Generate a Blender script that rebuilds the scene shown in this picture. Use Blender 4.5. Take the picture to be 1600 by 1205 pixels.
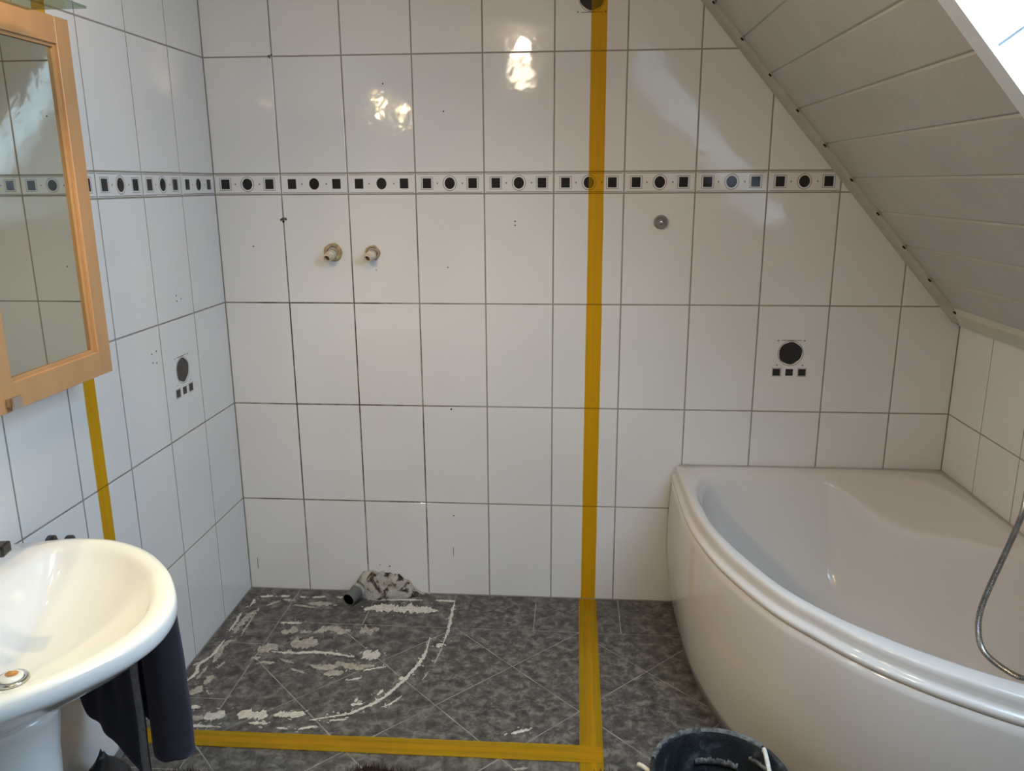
import bpy, bmesh, math, random
import numpy as np
from mathutils import Vector, Matrix, noise

for o in list(bpy.data.objects):
    bpy.data.objects.remove(o)
scene = bpy.context.scene
COL = scene.collection
random.seed(7)

# ------------------------------------------------------------------ camera
CAM = Vector((1.32935, -2.96928, 1.63658))
cam_data = bpy.data.cameras.new('camera')
cam_data.sensor_width = 36.0
cam_data.lens = 36.0 * 1257.5 / 1600.0
cam_data.clip_start = 0.02
cam = bpy.data.objects.new('camera', cam_data)
COL.objects.link(cam)
_r = Vector((0.9970782, 0.07620784, -0.00523688))
_u = Vector((-0.01352476, 0.24359532, 0.96978266))
_f = Vector((-0.07518072, 0.96687832, -0.24391428))
cam.matrix_world = Matrix(((_r.x, _u.x, -_f.x, CAM.x), (_r.y, _u.y, -_f.y, CAM.y), (_r.z, _u.z, -_f.z, CAM.z), (0, 0, 0, 1)))
scene.camera = cam

# ------------------------------------------------------------------ sky, exposure
SKY_STRENGTH = 19.5
CEILING_LAMP_W = 4.6
MIRROR_SPOT_W = 34.0
MIRROR_WIDE_W = 38.0
world = bpy.data.worlds.new('overcast_sky')
scene.world = world
world.use_nodes = True
bg = world.node_tree.nodes['Background']
bg.inputs['Color'].default_value = (0.56, 0.735, 1.0, 1)
bg.inputs['Strength'].default_value = SKY_STRENGTH
scene.view_settings.view_transform = 'Standard'
scene.view_settings.look = 'None'
scene.view_settings.gamma = 1.0
scene.view_settings.use_curve_mapping = False
scene.view_settings.exposure = 0.0

# ------------------------------------------------------------------ room numbers
XR = 2.714            # right wall
YB = -3.6             # wall behind the camera
ZC = 2.42             # flat ceiling
SN = Vector((0.75421, 0, 0.65663))     # outward normal of the roof slope
SC = 2.79415                            # plane offset
SV_X = 0.65663
SV = Vector((0.65663, 0, -0.75421))    # down the slope
def slope_z(x): return (SC - SN.x * x) / SN.z
def slope_x(z): return (SC - SN.z * z) / SN.x
SKY_X0, SKY_X1, SKY_Y0, SKY_Y1 = 1.681, 2.4725, -1.372, -2.46
SHAFT = 0.40          # depth of the skylight shaft

# window portal, so that the sky is sampled through the opening
pl = bpy.data.lights.new('skylight_portal', 'AREA')
pl.shape = 'RECTANGLE'; pl.size = SKY_Y0 - SKY_Y1 - 0.34; pl.size_y = (SKY_X1 - SKY_X0) / SV_X
pl.cycles.is_portal = True
po = bpy.data.objects.new('skylight_portal', pl)
COL.objects.link(po)
_c = Vector(((SKY_X0 + SKY_X1) / 2, (SKY_Y0 + SKY_Y1) / 2, slope_z((SKY_X0 + SKY_X1) / 2))) + SN * (SHAFT + 0.004)
_m = Matrix((Vector((0, 1, 0)), SV, SN)).transposed().to_4x4()
_m.translation = _c
po.matrix_world = _m

# ------------------------------------------------------------------ helpers
def link(o, parent=None):
    COL.objects.link(o)
    if parent is not None:
        o.parent = parent
    return o
def meshobj(name, verts, faces, mat, parent=None, smooth=False, mats=None):
    me = bpy.data.meshes.new(name)
    me.from_pydata([tuple(v) for v in verts], [], faces)
    me.update()
    if mat is not None: me.materials.append(mat)
    if smooth:
        me.polygons.foreach_set('use_smooth', [True] * len(me.polygons))
    return link(bpy.data.objects.new(name, me), parent)
def bmobj(name, bm, mat, parent=None, smooth=False, recalc=True):
    if recalc: bmesh.ops.recalc_face_normals(bm, faces=bm.faces[:])
    me = bpy.data.meshes.new(name)
    bm.to_mesh(me); bm.free()
    me.materials.append(mat)
    if smooth: me.polygons.foreach_set('use_smooth', [True] * len(me.polygons))
    return link(bpy.data.objects.new(name, me), parent)
def tag(o, label=None, cat=None, group=None, kind=None):
    if label: o['label'] = label
    if cat: o['category'] = cat
    if group: o['group'] = group
    if kind: o['kind'] = kind
    return o
def thing(name, loc, label, cat, group=None):
    o = bpy.data.objects.new(name, None)
    o.empty_display_size = 0.05
    link(o); o.location = loc
    return tag(o, label, cat, group)
def add_box(bm, x0, x1, y0, y1, z0, z1, bevel=0.0, seg=1, M=None):
    vs = [bm.verts.new((x, y, z)) for x in (x0, x1) for y in (y0, y1) for z in (z0, z1)]
    idx = [(0, 1, 3, 2), (4, 6, 7, 5), (0, 4, 5, 1), (2, 3, 7, 6), (0, 2, 6, 4), (1, 5, 7, 3)]
    fs = [bm.faces.new([vs[i] for i in f]) for f in idx]
    if bevel > 0:
        es = list({e for f in fs for e in f.edges})
        r = bmesh.ops.bevel(bm, geom=es, offset=bevel, segments=seg, profile=0.5, affect='EDGES')
    if M is not None:
        bmesh.ops.transform(bm, matrix=M, verts=vs if bevel <= 0 else bm.verts[:])
def boxobj(name, x0, x1, y0, y1, z0, z1, mat, parent=None, bevel=0.0, seg=1, off=(0, 0, 0)):
    bm = bmesh.new()
    add_box(bm, x0 - off[0], x1 - off[0], y0 - off[1], y1 - off[1], z0 - off[2], z1 - off[2], bevel, seg)
    return bmobj(name, bm, mat, parent)
def tube(bm, pts, radii, n=16, caps=True):
    pts = [Vector(p) for p in pts]
    if not hasattr(radii, '__len__'): radii = [radii] * len(pts)
    rings = []
    t0 = (pts[1] - pts[0]).normalized()
    ref = Vector((0, 0, 1)) if abs(t0.z) < 0.9 else Vector((1, 0, 0))
    nrm = (ref - t0 * ref.dot(t0)).normalized()
    for i, p in enumerate(pts):
        if i == 0: t = t0
        elif i == len(pts) - 1: t = (pts[i] - pts[i - 1]).normalized()
        else: t = (pts[i + 1] - pts[i - 1]).normalized()
        nrm = (nrm - t * nrm.dot(t)).normalized()
        b = t.cross(nrm)
        rings.append([bm.verts.new(p + (nrm * math.cos(2 * math.pi * k / n) + b * math.sin(2 * math.pi * k / n)) * radii[i]) for k in range(n)])
    for a, c in zip(rings, rings[1:]):
        for k in range(n):
            bm.faces.new((a[k], a[(k + 1) % n], c[(k + 1) % n], c[k]))
    if caps:
        bm.faces.new(rings[0][::-1]); bm.faces.new(rings[-1])
    return rings
def axis_rings(bm, p0, ax, prof, n=28, close_first=False, close_last=False):
    """profile of (distance along the axis, radius), all rings in one fixed frame"""
    p0, ax = Vector(p0), Vector(ax).normalized()
    u = ax.orthogonal().normalized(); v = ax.cross(u)
    return rings_mesh(bm, [[p0 + ax * d + (u * math.cos(2 * math.pi * k / n) + v * math.sin(2 * math.pi * k / n)) * r for k in range(n)] for d, r in prof], close_first, close_last)
def rings_mesh(bm, rings, close_first=False, close_last=False):
    vr = [[bm.verts.new(p) for p in r] for r in rings]
    n = len(vr[0])
    for a, c in zip(vr, vr[1:]):
        for k in range(n):
            bm.faces.new((a[k], a[(k + 1) % n], c[(k + 1) % n], c[k]))
    if close_first: bm.faces.new(vr[0][::-1])
    if close_last: bm.faces.new(vr[-1])
    return vr
def lathe(bm, profile, n=32, center=(0, 0, 0), close_last=False):
    cx, cy, cz = center
    return rings_mesh(bm, [[(cx + r * math.cos(2 * math.pi * k / n), cy + r * math.sin(2 * math.pi * k / n), cz + z) for k in range(n)] for r, z in profile], False, close_last)
def catmull(pts, per=8, closed=False):
    P = [Vector(p) for p in pts]
    out = []
    n = len(P)
    rng = range(n if closed else n - 1)
    for i in rng:
        if closed:
            p0, p1, p2, p3 = P[(i - 1) % n], P[i], P[(i + 1) % n], P[(i + 2) % n]
        else:
            p1, p2 = P[i], P[i + 1]
            p0 = P[i - 1] if i > 0 else p1 * 2 - p2
            p3 = P[i + 2] if i + 2 < n else p2 * 2 - p1
        for k in range(per):
            t = k / per
            out.append(0.5 * ((2 * p1) + (p2 - p0) * t + (2 * p0 - 5 * p1 + 4 * p2 - p3) * t * t + (3 * p1 - p0 - 3 * p2 + p3) * t ** 3))
    if not closed: out.append(P[-1].copy())
    return out
def fnoise(x, y=0.0, z=0.0): return noise.noise(Vector((x, y, z)))

# ------------------------------------------------------------------ materials
def new_mat(name):
    m = bpy.data.materials.new(name); m.use_nodes = True
    nt = m.node_tree
    return m, nt, nt.nodes['Principled BSDF']
def N(nt, typ, **kw):
    n = nt.nodes.new(typ)
    for k, v in kw.items(): setattr(n, k, v)
    return n
def ramp(nt, stops):
    r = N(nt, 'ShaderNodeValToRGB')
    e = r.color_ramp.elements
    while len(e) < len(stops): e.new(0.5)
    for i, (p, c) in enumerate(stops):
        e[i].position = p
        e[i].color = (*c, 1) if len(c) == 3 else c
    return r
def noise_node(nt, scale, detail=4, rough=0.5, coord='position', dist=0.0):
    tx = N(nt, 'ShaderNodeTexNoise')
    tx.inputs['Scale'].default_value = scale
    tx.inputs['Detail'].default_value = detail
    tx.inputs['Roughness'].default_value = rough
    tx.inputs['Distortion'].default_value = dist
    if coord == 'position':
        g = N(nt, 'ShaderNodeNewGeometry'); nt.links.new(g.outputs['Position'], tx.inputs['Vector'])
    else:
        g = N(nt, 'ShaderNodeTexCoord'); nt.links.new(g.outputs['Object'], tx.inputs['Vector'])
    return tx
def bump(nt, bs, height, strength, dist):
    b = N(nt, 'ShaderNodeBump')
    b.inputs['Strength'].default_value = strength
    b.inputs['Distance'].default_value = dist
    nt.links.new(height, b.inputs['Height'])
    nt.links.new(b.outputs['Normal'], bs.inputs['Normal'])
    return b
def simple(name, col, rough=0.5, metal=0.0, var=0.0, vscale=8, bmp=0.0, bscale=40, spec=0.5, coord='position'):
    m, nt, bs = new_mat(name)
    bs.inputs['Base Color'].default_value = (*col, 1)
    bs.inputs['Roughness'].default_value = rough
    bs.inputs['Metallic'].default_value = metal
    bs.inputs['Specular IOR Level'].default_value = spec
    if var > 0:
        t = noise_node(nt, vscale, coord=coord)
        r = ramp(nt, [(0.3, tuple(max(0, c * (1 - var)) for c in col)), (0.7, tuple(min(1, c * (1 + var)) for c in col))])
        nt.links.new(t.outputs['Fac'], r.inputs['Fac'])
        nt.links.new(r.outputs['Color'], bs.inputs['Base Color'])
    if bmp > 0:
        t = noise_node(nt, bscale, 5, coord=coord)
        bump(nt, bs, t.outputs['Fac'], bmp, 0.01)
    return m

def wall_tile_mat():
    m, nt, bs = new_mat('white_glazed_tile')
    t = noise_node(nt, 2.2, 2)
    r = ramp(nt, [(0.3, (0.715, 0.695, 0.675)), (0.7, (0.76, 0.742, 0.722))])
    nt.links.new(t.outputs['Fac'], r.inputs['Fac'])
    nt.links.new(r.outputs['Color'], bs.inputs['Base Color'])
    bs.inputs['Roughness'].default_value = 0.07
    b1 = noise_node(nt, 16, 2, 0.55, dist=0.3)
    b2 = noise_node(nt, 4.5, 1)
    a = N(nt, 'ShaderNodeMath', operation='MULTIPLY_ADD')
    a.inputs[1].default_value = 0.35
    nt.links.new(b1.outputs['Fac'], a.inputs[0]); nt.links.new(b2.outputs['Fac'], a.inputs[2])
    bump(nt, bs, a.outputs[0], 0.20, 0.01)
    return m
M_TILE = wall_tile_mat()

def grout_mat():
    m, nt, bs = new_mat('wall_grout')
    g = N(nt, 'ShaderNodeNewGeometry')
    sp = N(nt, 'ShaderNodeSeparateXYZ'); nt.links.new(g.outputs['Position'], sp.inputs[0])
    t = noise_node(nt, 9, 5, 0.7)
    base = ramp(nt, [(0.3, (0.25, 0.22, 0.185)), (0.7, (0.36, 0.325, 0.28))])
    nt.links.new(t.outputs['Fac'], base.inputs['Fac'])
    # black mould in the joints of the former shower: x below 0.9 m, up to 1.3 m high
    mx = N(nt, 'ShaderNodeMapRange'); mx.inputs[1].default_value = 0.72; mx.inputs[2].default_value = 0.95; mx.inputs[3].default_value = 1; mx.inputs[4].default_value = 0
    nt.links.new(sp.outputs['X'], mx.inputs[0])
    mz = N(nt, 'ShaderNodeMapRange'); mz.inputs[1].default_value = 1.15; mz.inputs[2].default_value = 1.75; mz.inputs[3].default_value = 1; mz.inputs[4].default_value = 0
    nt.links.new(sp.outputs['Z'], mz.inputs[0])
    mlow = N(nt, 'ShaderNodeMapRange'); mlow.inputs[1].default_value = 0.12; mlow.inputs[2].default_value = 0.125; mlow.inputs[3].default_value = 0.0; mlow.inputs[4].default_value = 1
    nt.links.new(sp.outputs['Z'], mlow.inputs[0])
    mleft = N(nt, 'ShaderNodeMapRange'); mleft.inputs[1].default_value = 0.02; mleft.inputs[2].default_value = 0.1; mleft.inputs[3].default_value = 0.25; mleft.inputs[4].default_value = 1
    nt.links.new(sp.outputs['X'], mleft.inputs[0])
    t2 = noise_node(nt, 5, 6, 0.75)
    tr = N(nt, 'ShaderNodeMapRange'); tr.inputs[1].default_value = 0.40; tr.inputs[2].default_value = 0.56
    nt.links.new(t2.outputs['Fac'], tr.inputs[0])
    f = None
    for n_ in (mx, mz, mlow, mleft, tr):
        if f is None: f = n_.outputs[0]
        else:
            mu = N(nt, 'ShaderNodeMath', operation='MULTIPLY')
            nt.links.new(f, mu.inputs[0]); nt.links.new(n_.outputs[0], mu.inputs[1]); f = mu.outputs[0]
    mix = N(nt, 'ShaderNodeMix', data_type='RGBA')
    nt.links.new(f, mix.inputs['Factor'])
    nt.links.new(base.outputs['Color'], mix.inputs['A'])
    mix.inputs['B'].default_value = (0.045, 0.034, 0.024, 1)
    nt.links.new(mix.outputs['Result'], bs.inputs['Base Color'])
    bs.inputs['Roughness'].default_value = 0.9
    return m
M_GROUT = grout_mat()

def floor_tile_mat():
    m, nt, bs = new_mat('grey_mottled_floor_tile')
    t = noise_node(nt, 26, 9, 0.72, dist=0.35)
    r = ramp(nt, [(0.37, (0.030, 0.027, 0.025)), (0.5, (0.088, 0.081, 0.074)), (0.63, (0.20, 0.184, 0.165))])
    nt.links.new(t.outputs['Fac'], r.inputs['Fac'])
    nt.links.new(r.outputs['Color'], bs.inputs['Base Color'])
    rr = N(nt, 'ShaderNodeMapRange'); rr.inputs[3].default_value = 0.3; rr.inputs[4].default_value = 0.55
    t2 = noise_node(nt, 5, 4)
    nt.links.new(t2.outputs['Fac'], rr.inputs[0]); nt.links.new(rr.outputs[0], bs.inputs['Roughness'])
    bump(nt, bs, t.outputs['Fac'], 0.15, 0.003)
    return m
M_FTILE = floor_tile_mat()
M_FGROUT = simple('floor_grout', (0.27, 0.255, 0.23), 0.9, var=0.35, vscale=14)
M_INK = simple('dark_brown_glaze_print', (0.022, 0.019, 0.019), 0.12)
M_LINE = simple('grey_glaze_line', (0.16, 0.14, 0.12), 0.3)
M_PANEL = simple('painted_ceiling_panel', (0.50, 0.47, 0.42), 0.42, var=0.05, vscale=5, bmp=0.12, bscale=60)
M_PANELBACK = simple('panel_joint', (0.45, 0.42, 0.38), 0.7)
M_TRIM = simple('painted_trim', (0.46, 0.42, 0.36), 0.55, var=0.10, vscale=18, bmp=0.15, bscale=30)
M_TRIM2 = simple('cream_trim', (0.60, 0.58, 0.48), 0.5, var=0.05)
M_WHITE = simple('white_painted_wood', (0.80, 0.82, 0.82), 0.35, var=0.03)
M_PLASTER = simple('white_paint', (0.66, 0.63, 0.58), 0.8, var=0.03)
M_REAR = simple('rear_wall_paint', (0.30, 0.27, 0.24), 0.85, var=0.05)
M_BROWNSTRIP = simple('brown_edge_strip', (0.13, 0.085, 0.05), 0.8, var=0.3, vscale=20)
M_ACRYL = simple('white_acrylic', (0.64, 0.605, 0.57), 0.10, var=0.012, vscale=1.5)
M_CERAMIC = simple('white_sanitary_ceramic', (0.80, 0.785, 0.75), 0.06, var=0.01, vscale=2)
M_CHROME = simple('chrome', (0.62, 0.61, 0.60), 0.14, 1.0, var=0.05)
M_DARKCHROME = simple('chrome_coloured_dark', (0.10, 0.10, 0.105), 0.18, 0.9, var=0.1)
M_HOSE = simple('brushed_metal_hose', (0.36, 0.34, 0.32), 0.28, 1.0, var=0.15, vscale=60)
M_BLACKHOLE = simple('dark_hole', (0.008, 0.007, 0.006), 0.9, var=0.1)
M_RUST = simple('rust_stain', (0.12, 0.07, 0.035), 0.8, var=0.5, vscale=60)
M_PVC = simple('grey_drain_pipe', (0.115, 0.12, 0.115), 0.45, var=0.15, vscale=25)
M_PVCIN = simple('pipe_inside', (0.003, 0.0028, 0.0025), 1.0, var=0.2, spec=0.0)
M_STUB = simple('cream_plastic_plug', (0.60, 0.53, 0.42), 0.45, var=0.1, vscale=50)
M_STUBMORTAR = simple('tan_mortar', (0.40, 0.31, 0.18), 0.85, var=0.4, vscale=70, bmp=0.4, bscale=120)
M_GREYKNOB = simple('grey_rubber', (0.21, 0.19, 0.17), 0.4, var=0.1)
M_SMEAR = simple('white_sealant', (0.56, 0.53, 0.47), 0.75, var=0.18, vscale=60, bmp=0.4, bscale=90)
M_SMEAR2 = simple('grey_sealant', (0.36, 0.335, 0.28), 0.8, var=0.25, vscale=50, bmp=0.4, bscale=90)
M_RESIDUE = simple('grey_mortar_residue', (0.11, 0.115, 0.115), 0.8, var=0.7, vscale=60, bmp=0.4, bscale=90)
M_BLACKPLASTIC = simple('black_plastic', (0.016, 0.019, 0.023), 0.4, var=0.7, vscale=22, bmp=0.2, bscale=25)
def bucket_mat():
    m, nt, bs = new_mat('mortar_hazed_black_rubber')
    t = noise_node(nt, 13, 8, 0.68, dist=0.6)
    r = ramp(nt, [(0.40, (0.007, 0.009, 0.012)), (0.56, (0.020, 0.025, 0.031)), (0.68, (0.085, 0.098, 0.108))])
    nt.links.new(t.outputs['Fac'], r.inputs['Fac'])
    nt.links.new(r.outputs['Color'], bs.inputs['Base Color'])
    bs.inputs['Roughness'].default_value = 0.5
    t2 = noise_node(nt, 160, 3)
    bump(nt, bs, t2.outputs['Fac'], 0.5, 0.004)
    return m
M_BUCKET = bucket_mat()
M_ROPE = simple('white_rope', (0.72, 0.70, 0.65), 0.8, var=0.1, vscale=90, bmp=0.4, bscale=150)
M_GREYSTRIP = simple('grey_green_strip', (0.10, 0.11, 0.10), 0.6, var=0.2)
M_RUG = simple('dark_brown_pile', (0.045, 0.022, 0.018), 0.95, var=0.6, vscale=60)
M_SILICONE = simple('silicone_joint', (0.62, 0.58, 0.52), 0.4, var=0.05)
M_ORANGE = simple('rusty_plug_top', (0.55, 0.25, 0.06), 0.5, var=0.4, vscale=80)
M_HEM = simple('light_grey_hem', (0.27, 0.26, 0.27), 0.9, var=0.2, vscale=80)

def mortar_mat():
    m, nt, bs = new_mat('dirty_mortar')
    t = noise_node(nt, 17, 5, 0.6, dist=1.2)
    r = ramp(nt, [(0.38, (0.018, 0.012, 0.009)), (0.45, (0.10, 0.075, 0.055)), (0.485, (0.34, 0.31, 0.27)), (0.7, (0.46, 0.43, 0.385))])
    nt.links.new(t.outputs['Fac'], r.inputs['Fac'])
    nt.links.new(r.outputs['Color'], bs.inputs['Base Color'])
    bs.inputs['Roughness'].default_value = 0.85
    bump(nt, bs, t.outputs['Fac'], 0.35, 0.006)
    return m
M_MORTAR = mortar_mat()

def towel_mat():
    m, nt, bs = new_mat('dark_violet_terry')
    t = noise_node(nt, 7, 4)
    r = ramp(nt, [(0.35, (0.010, 0.008, 0.010)), (0.7, (0.020, 0.016, 0.023))])
    nt.links.new(t.outputs['Fac'], r.inputs['Fac'])
    nt.links.new(r.outputs['Color'], bs.inputs['Base Color'])
    bs.inputs['Roughness'].default_value = 0.95
    bs.inputs['Sheen Weight'].default_value = 0.25
    bs.inputs['Sheen Tint'].default_value = (0.5, 0.5, 0.75, 1)
    t2 = noise_node(nt, 420, 2)
    bump(nt, bs, t2.outputs['Fac'], 0.6, 0.003)
    return m
M_TOWEL = towel_mat()

def wood_mat():
    m, nt, bs = new_mat('beech_wood')
    g = N(nt, 'ShaderNodeNewGeometry')
    mp = N(nt, 'ShaderNodeMapping'); mp.inputs['Scale'].default_value = (6, 9, 1.5)
    nt.links.new(g.outputs['Position'], mp.inputs['Vector'])
    t = N(nt, 'ShaderNodeTexNoise'); t.inputs['Scale'].default_value = 3; t.inputs['Detail'].default_value = 6
    nt.links.new(mp.outputs[0], t.inputs['Vector'])
    r = ramp(nt, [(0.3, (0.41, 0.225, 0.10)), (0.7, (0.45, 0.255, 0.118))])
    nt.links.new(t.outputs['Fac'], r.inputs['Fac'])
    nt.links.new(r.outputs['Color'], bs.inputs['Base Color'])
    bs.inputs['Roughness'].default_value = 0.38
    return m
M_WOOD = wood_mat()
M_MIRROR = simple('mirror_glass', (0.56, 0.585, 0.52), 0.015, 1.0)

def tape_mat(name, scale, see=0.58):
    m, nt, bs = new_mat(name)
    g = N(nt, 'ShaderNodeNewGeometry')
    mp = N(nt, 'ShaderNodeMapping'); mp.inputs['Scale'].default_value = scale
    nt.links.new(g.outputs['Position'], mp.inputs['Vector'])
    t = N(nt, 'ShaderNodeTexNoise'); t.inputs['Scale'].default_value = 1.0; t.inputs['Detail'].default_value = 5
    nt.links.new(mp.outputs[0], t.inputs['Vector'])
    r = ramp(nt, [(0.3, (0.62, 0.36, 0.003)), (0.7, (0.70, 0.42, 0.006))])
    nt.links.new(t.outputs['Fac'], r.inputs['Fac'])
    nt.links.new(r.outputs['Color'], bs.inputs['Base Color'])
    bs.inputs['Roughness'].default_value = 0.5
    tr = N(nt, 'ShaderNodeBsdfTransparent'); tr.inputs['Color'].default_value = (0.95, 0.68, 0.10, 1)
    mx = N(nt, 'ShaderNodeMixShader')
    mr = N(nt, 'ShaderNodeMapRange'); mr.inputs[1].default_value = 0.3; mr.inputs[2].default_value = 0.7; mr.inputs[3].default_value = see + 0.04; mr.inputs[4].default_value = see - 0.04
    nt.links.new(t.outputs['Fac'], mr.inputs[0]); nt.links.new(mr.outputs[0], mx.inputs[0])
    nt.links.new(bs.outputs[0], mx.inputs[1]); nt.links.new(tr.outputs[0], mx.inputs[2])
    nt.links.new(mx.outputs[0], nt.nodes['Material Output'].inputs['Surface'])
    return m
M_TAPE = tape_mat('yellow_washi_tape', (75, 2, 1.0))
M_TAPE_SINGLE = tape_mat('yellow_washi_tape_single', (75, 75, 0.6), 0.74)
M_TAPE_ACROSS = tape_mat('yellow_washi_tape_across', (2, 75, 1.0))
def pane_mat(name, col, gloss):
    m, nt, bs = new_mat(name)
    tr = N(nt, 'ShaderNodeBsdfTransparent'); tr.inputs['Color'].default_value = (*col, 1)
    gl = N(nt, 'ShaderNodeBsdfGlossy'); gl.inputs['Roughness'].default_value = 0.03
    mx = N(nt, 'ShaderNodeMixShader'); mx.inputs[0].default_value = gloss
    nt.links.new(tr.outputs[0], mx.inputs[1]); nt.links.new(gl.outputs[0], mx.inputs[2])
    nt.links.new(mx.outputs[0], nt.nodes['Material Output'].inputs['Surface'])
    return m
M_PANE = pane_mat('window_glass', (0.93, 0.97, 0.96), 0.05)
M_LAMPGLASS = pane_mat('green_lamp_glass', (0.62, 0.70, 0.62), 0.18)
def emit(name, col, s):
    m, nt, bs = new_mat(name)
    bs.inputs['Base Color'].default_value = (0.9, 0.9, 0.85, 1)
    bs.inputs['Emission Color'].default_value = (*col, 1)
    bs.inputs['Emission Strength'].default_value = s
    return m
M_GLOBE = emit('lit_opal_globe', (1.0, 0.80, 0.56), 60)
M_BULB = emit('lit_bulb', (1.0, 0.74, 0.42), 60)

# ------------------------------------------------------------------ tiles
_cache = {}
def tile_data(poly, name, t, c, mat):
    key = (name, tuple((round(x, 4), round(y, 4)) for x, y in poly), t, c, mat.name)
    if key in _cache: return _cache[key]
    n = len(poly)
    P = [Vector((x, y)) for x, y in poly]
    ins = []
    for i in range(n):
        a, b, d = P[i - 1], P[i], P[(i + 1) % n]
        e1 = (b - a).normalized(); e2 = (d - b).normalized()
        n1 = Vector((-e1.y, e1.x)); n2 = Vector((-e2.y, e2.x))
        k = 1 + n1.dot(n2)
        ins.append(b + (n1 + n2) / max(k, 0.35) * c)
    vs = [(p.x, p.y, 0) for p in P] + [(p.x, p.y, t - c * 0.6) for p in P] + [(p.x, p.y, t) for p in ins]
    fs = []
    for r in (0, n):
        for i in range(n):
            j = (i + 1) % n
            fs.append((r + i, r + j, r + n + j, r + n + i))
    fs.append(tuple(2 * n + i for i in range(n)))
    me = bpy.data.meshes.new(name)
    me.from_pydata(vs, [], fs); me.update(); me.materials.append(mat)
    _cache[key] = me
    return me
def clip(poly, a, b, c):
    """keep a*x + b*y <= c"""
    out = []
    n = len(poly)
    for i in range(n):
        p, q = poly[i], poly[(i + 1) % n]
        dp, dq = a * p[0] + b * p[1] - c, a * q[0] + b * q[1] - c
        if dp <= 0: out.append(p)
        if dp * dq < 0:
            s = dp / (dp - dq)
            out.append((p[0] + (q[0] - p[0]) * s, p[1] + (q[1] - p[1]) * s))
    res = []
    for p in out:
        if not res or math.hypot(p[0] - res[-1][0], p[1] - res[-1][1]) > 0.001: res.append(p)
    if len(res) > 1 and math.hypot(res[0][0] - res[-1][0], res[0][1] - res[-1][1]) < 0.001: res.pop()
    return res
def area(poly): return 0.5 * sum(poly[i - 1][0] * poly[i][1] - poly[i][0] * poly[i - 1][1] for i in range(len(poly)))
def place_tile(name, poly, frame, parent, mat, t=0.0012, c=0.0008):
    """frame: matrix whose local xy plane is the grout face, z = towards the room"""
    if len(poly) < 3 or area(poly) < 2e-4: return None
    cx = sum(p[0] for p in poly) / len(poly); cy = sum(p[1] for p in poly) / len(poly)
    me = tile_data([(p[0] - cx, p[1] - cy) for p in poly], name, t, c, mat)
    o = link(bpy.data.objects.new(name, me), parent)
    o.matrix_world = frame @ Matrix.Translation((cx, cy, 0))
    return o
def frame(u, v, n, org):
    m = Matrix((u, v, n)).transposed().to_4x4(); m.translation = org
    return m
T = 0.0012
F_BACK = frame(Vector((1, 0, 0)), Vector((0, 0, 1)), Vector((0, -1, 0)), Vector((0, T, 0)))
F_LEFT = frame(Vector((0, 1, 0)), Vector((0, 0, 1)), Vector((1, 0, 0)), Vector((-T, 0, 0)))
F_RIGHT = frame(Vector((0, -1, 0)), Vector((0, 0, 1)), Vector((-1, 0, 0)), Vector((XR + T, 0, 0)))
F_FLOOR = frame(Vector((1, 0, 0)), Vector((0, 1, 0)), Vector((0, 0, 1)), Vector((0, 0, -T)))

# printed motifs as thin glaze shapes (local: x right, y up, z out)
def disc(vs, fs, cx, cy, rx, ry, z, n=20, wob=0.0, seed=0):
    b = len(vs)
    for k in range(n):
        a = 2 * math.pi * k / n
        w = 1 + wob * fnoise(math.cos(a) * 1.3 + seed, math.sin(a) * 1.3)
        vs.append((cx + rx * w * math.cos(a), cy + ry * w * math.sin(a), z))
    fs.append(tuple(range(b, b + n)))
def ring(vs, fs, cx, cy, r0, r1, z, n=24, sy=1.0):
    b = len(vs)
    for k in range(n):
        a = 2 * math.pi * k / n
        vs.append((cx + r0 * math.cos(a), cy + r0 * sy * math.sin(a), z)); vs.append((cx + r1 * math.cos(a), cy + r1 * sy * math.sin(a), z))
    for k in range(n):
        j = (k + 1) % n
        fs.append((b + 2 * k, b + 2 * k + 1, b + 2 * j + 1, b + 2 * j))
def rect(vs, fs, x0, x1, y0, y1, z):
    b = len(vs)
    vs += [(x0, y0, z), (x1, y0, z), (x1, y1, z), (x0, y1, z)]
    fs.append((b, b + 1, b + 2, b + 3))
def rect_outline(vs, fs, cx, cy, hx, hy, w, z):
    rect(vs, fs, cx - hx, cx + hx, cy + hy - w, cy + hy, z); rect(vs, fs, cx - hx, cx + hx, cy - hy, cy - hy + w, z)
    rect(vs, fs, cx - hx, cx - hx + w, cy - hy, cy + hy, z); rect(vs, fs, cx + hx - w, cx + hx, cy - hy, cy + hy, z)
def two_tone(name, parts):
    me = bpy.data.meshes.new(name)
    vs, fs, mi = [], [], []
    for k, (v, f) in enumerate(parts):
        b = len(vs); vs += v
        fs += [tuple(i + b for i in q) for q in f]; mi += [k] * len(f)
    me.from_pydata(vs, [], fs); me.update()
    me.materials.append(M_INK); me.materials.append(M_LINE)
    me.polygons.foreach_set('material_index', mi)
    return me
def border_motif(outline=True):
    v, f, v2, f2 = [], [], [], []
    z = T + 0.0004
    for s in (-1, 1):
        rect(v, f, s * 0.083 - 0.0155, s * 0.083 + 0.0155, -0.0175, 0.0175, z)
        if outline: rect_outline(v2, f2, s * 0.083, 0, 0.0215, 0.0225, 0.0016, z)
        disc(v2, f2, s * 0.0455, 0, 0.003, 0.0032, z, 8)
        rect(v2, f2, -0.119, 0.119, s * 0.0315 - 0.001, s * 0.0315 + 0.001, z)
    disc(v, f, 0, 0, 0.0185, 0.0205, z)
    if outline: ring(v2, f2, 0, 0, 0.0235, 0.0255, z, sy=1.08)
    return two_tone('printed_motif', [(v, f), (v2, f2)])
MOTIF_A, MOTIF_B = border_motif(True), border_motif(False)
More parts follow.
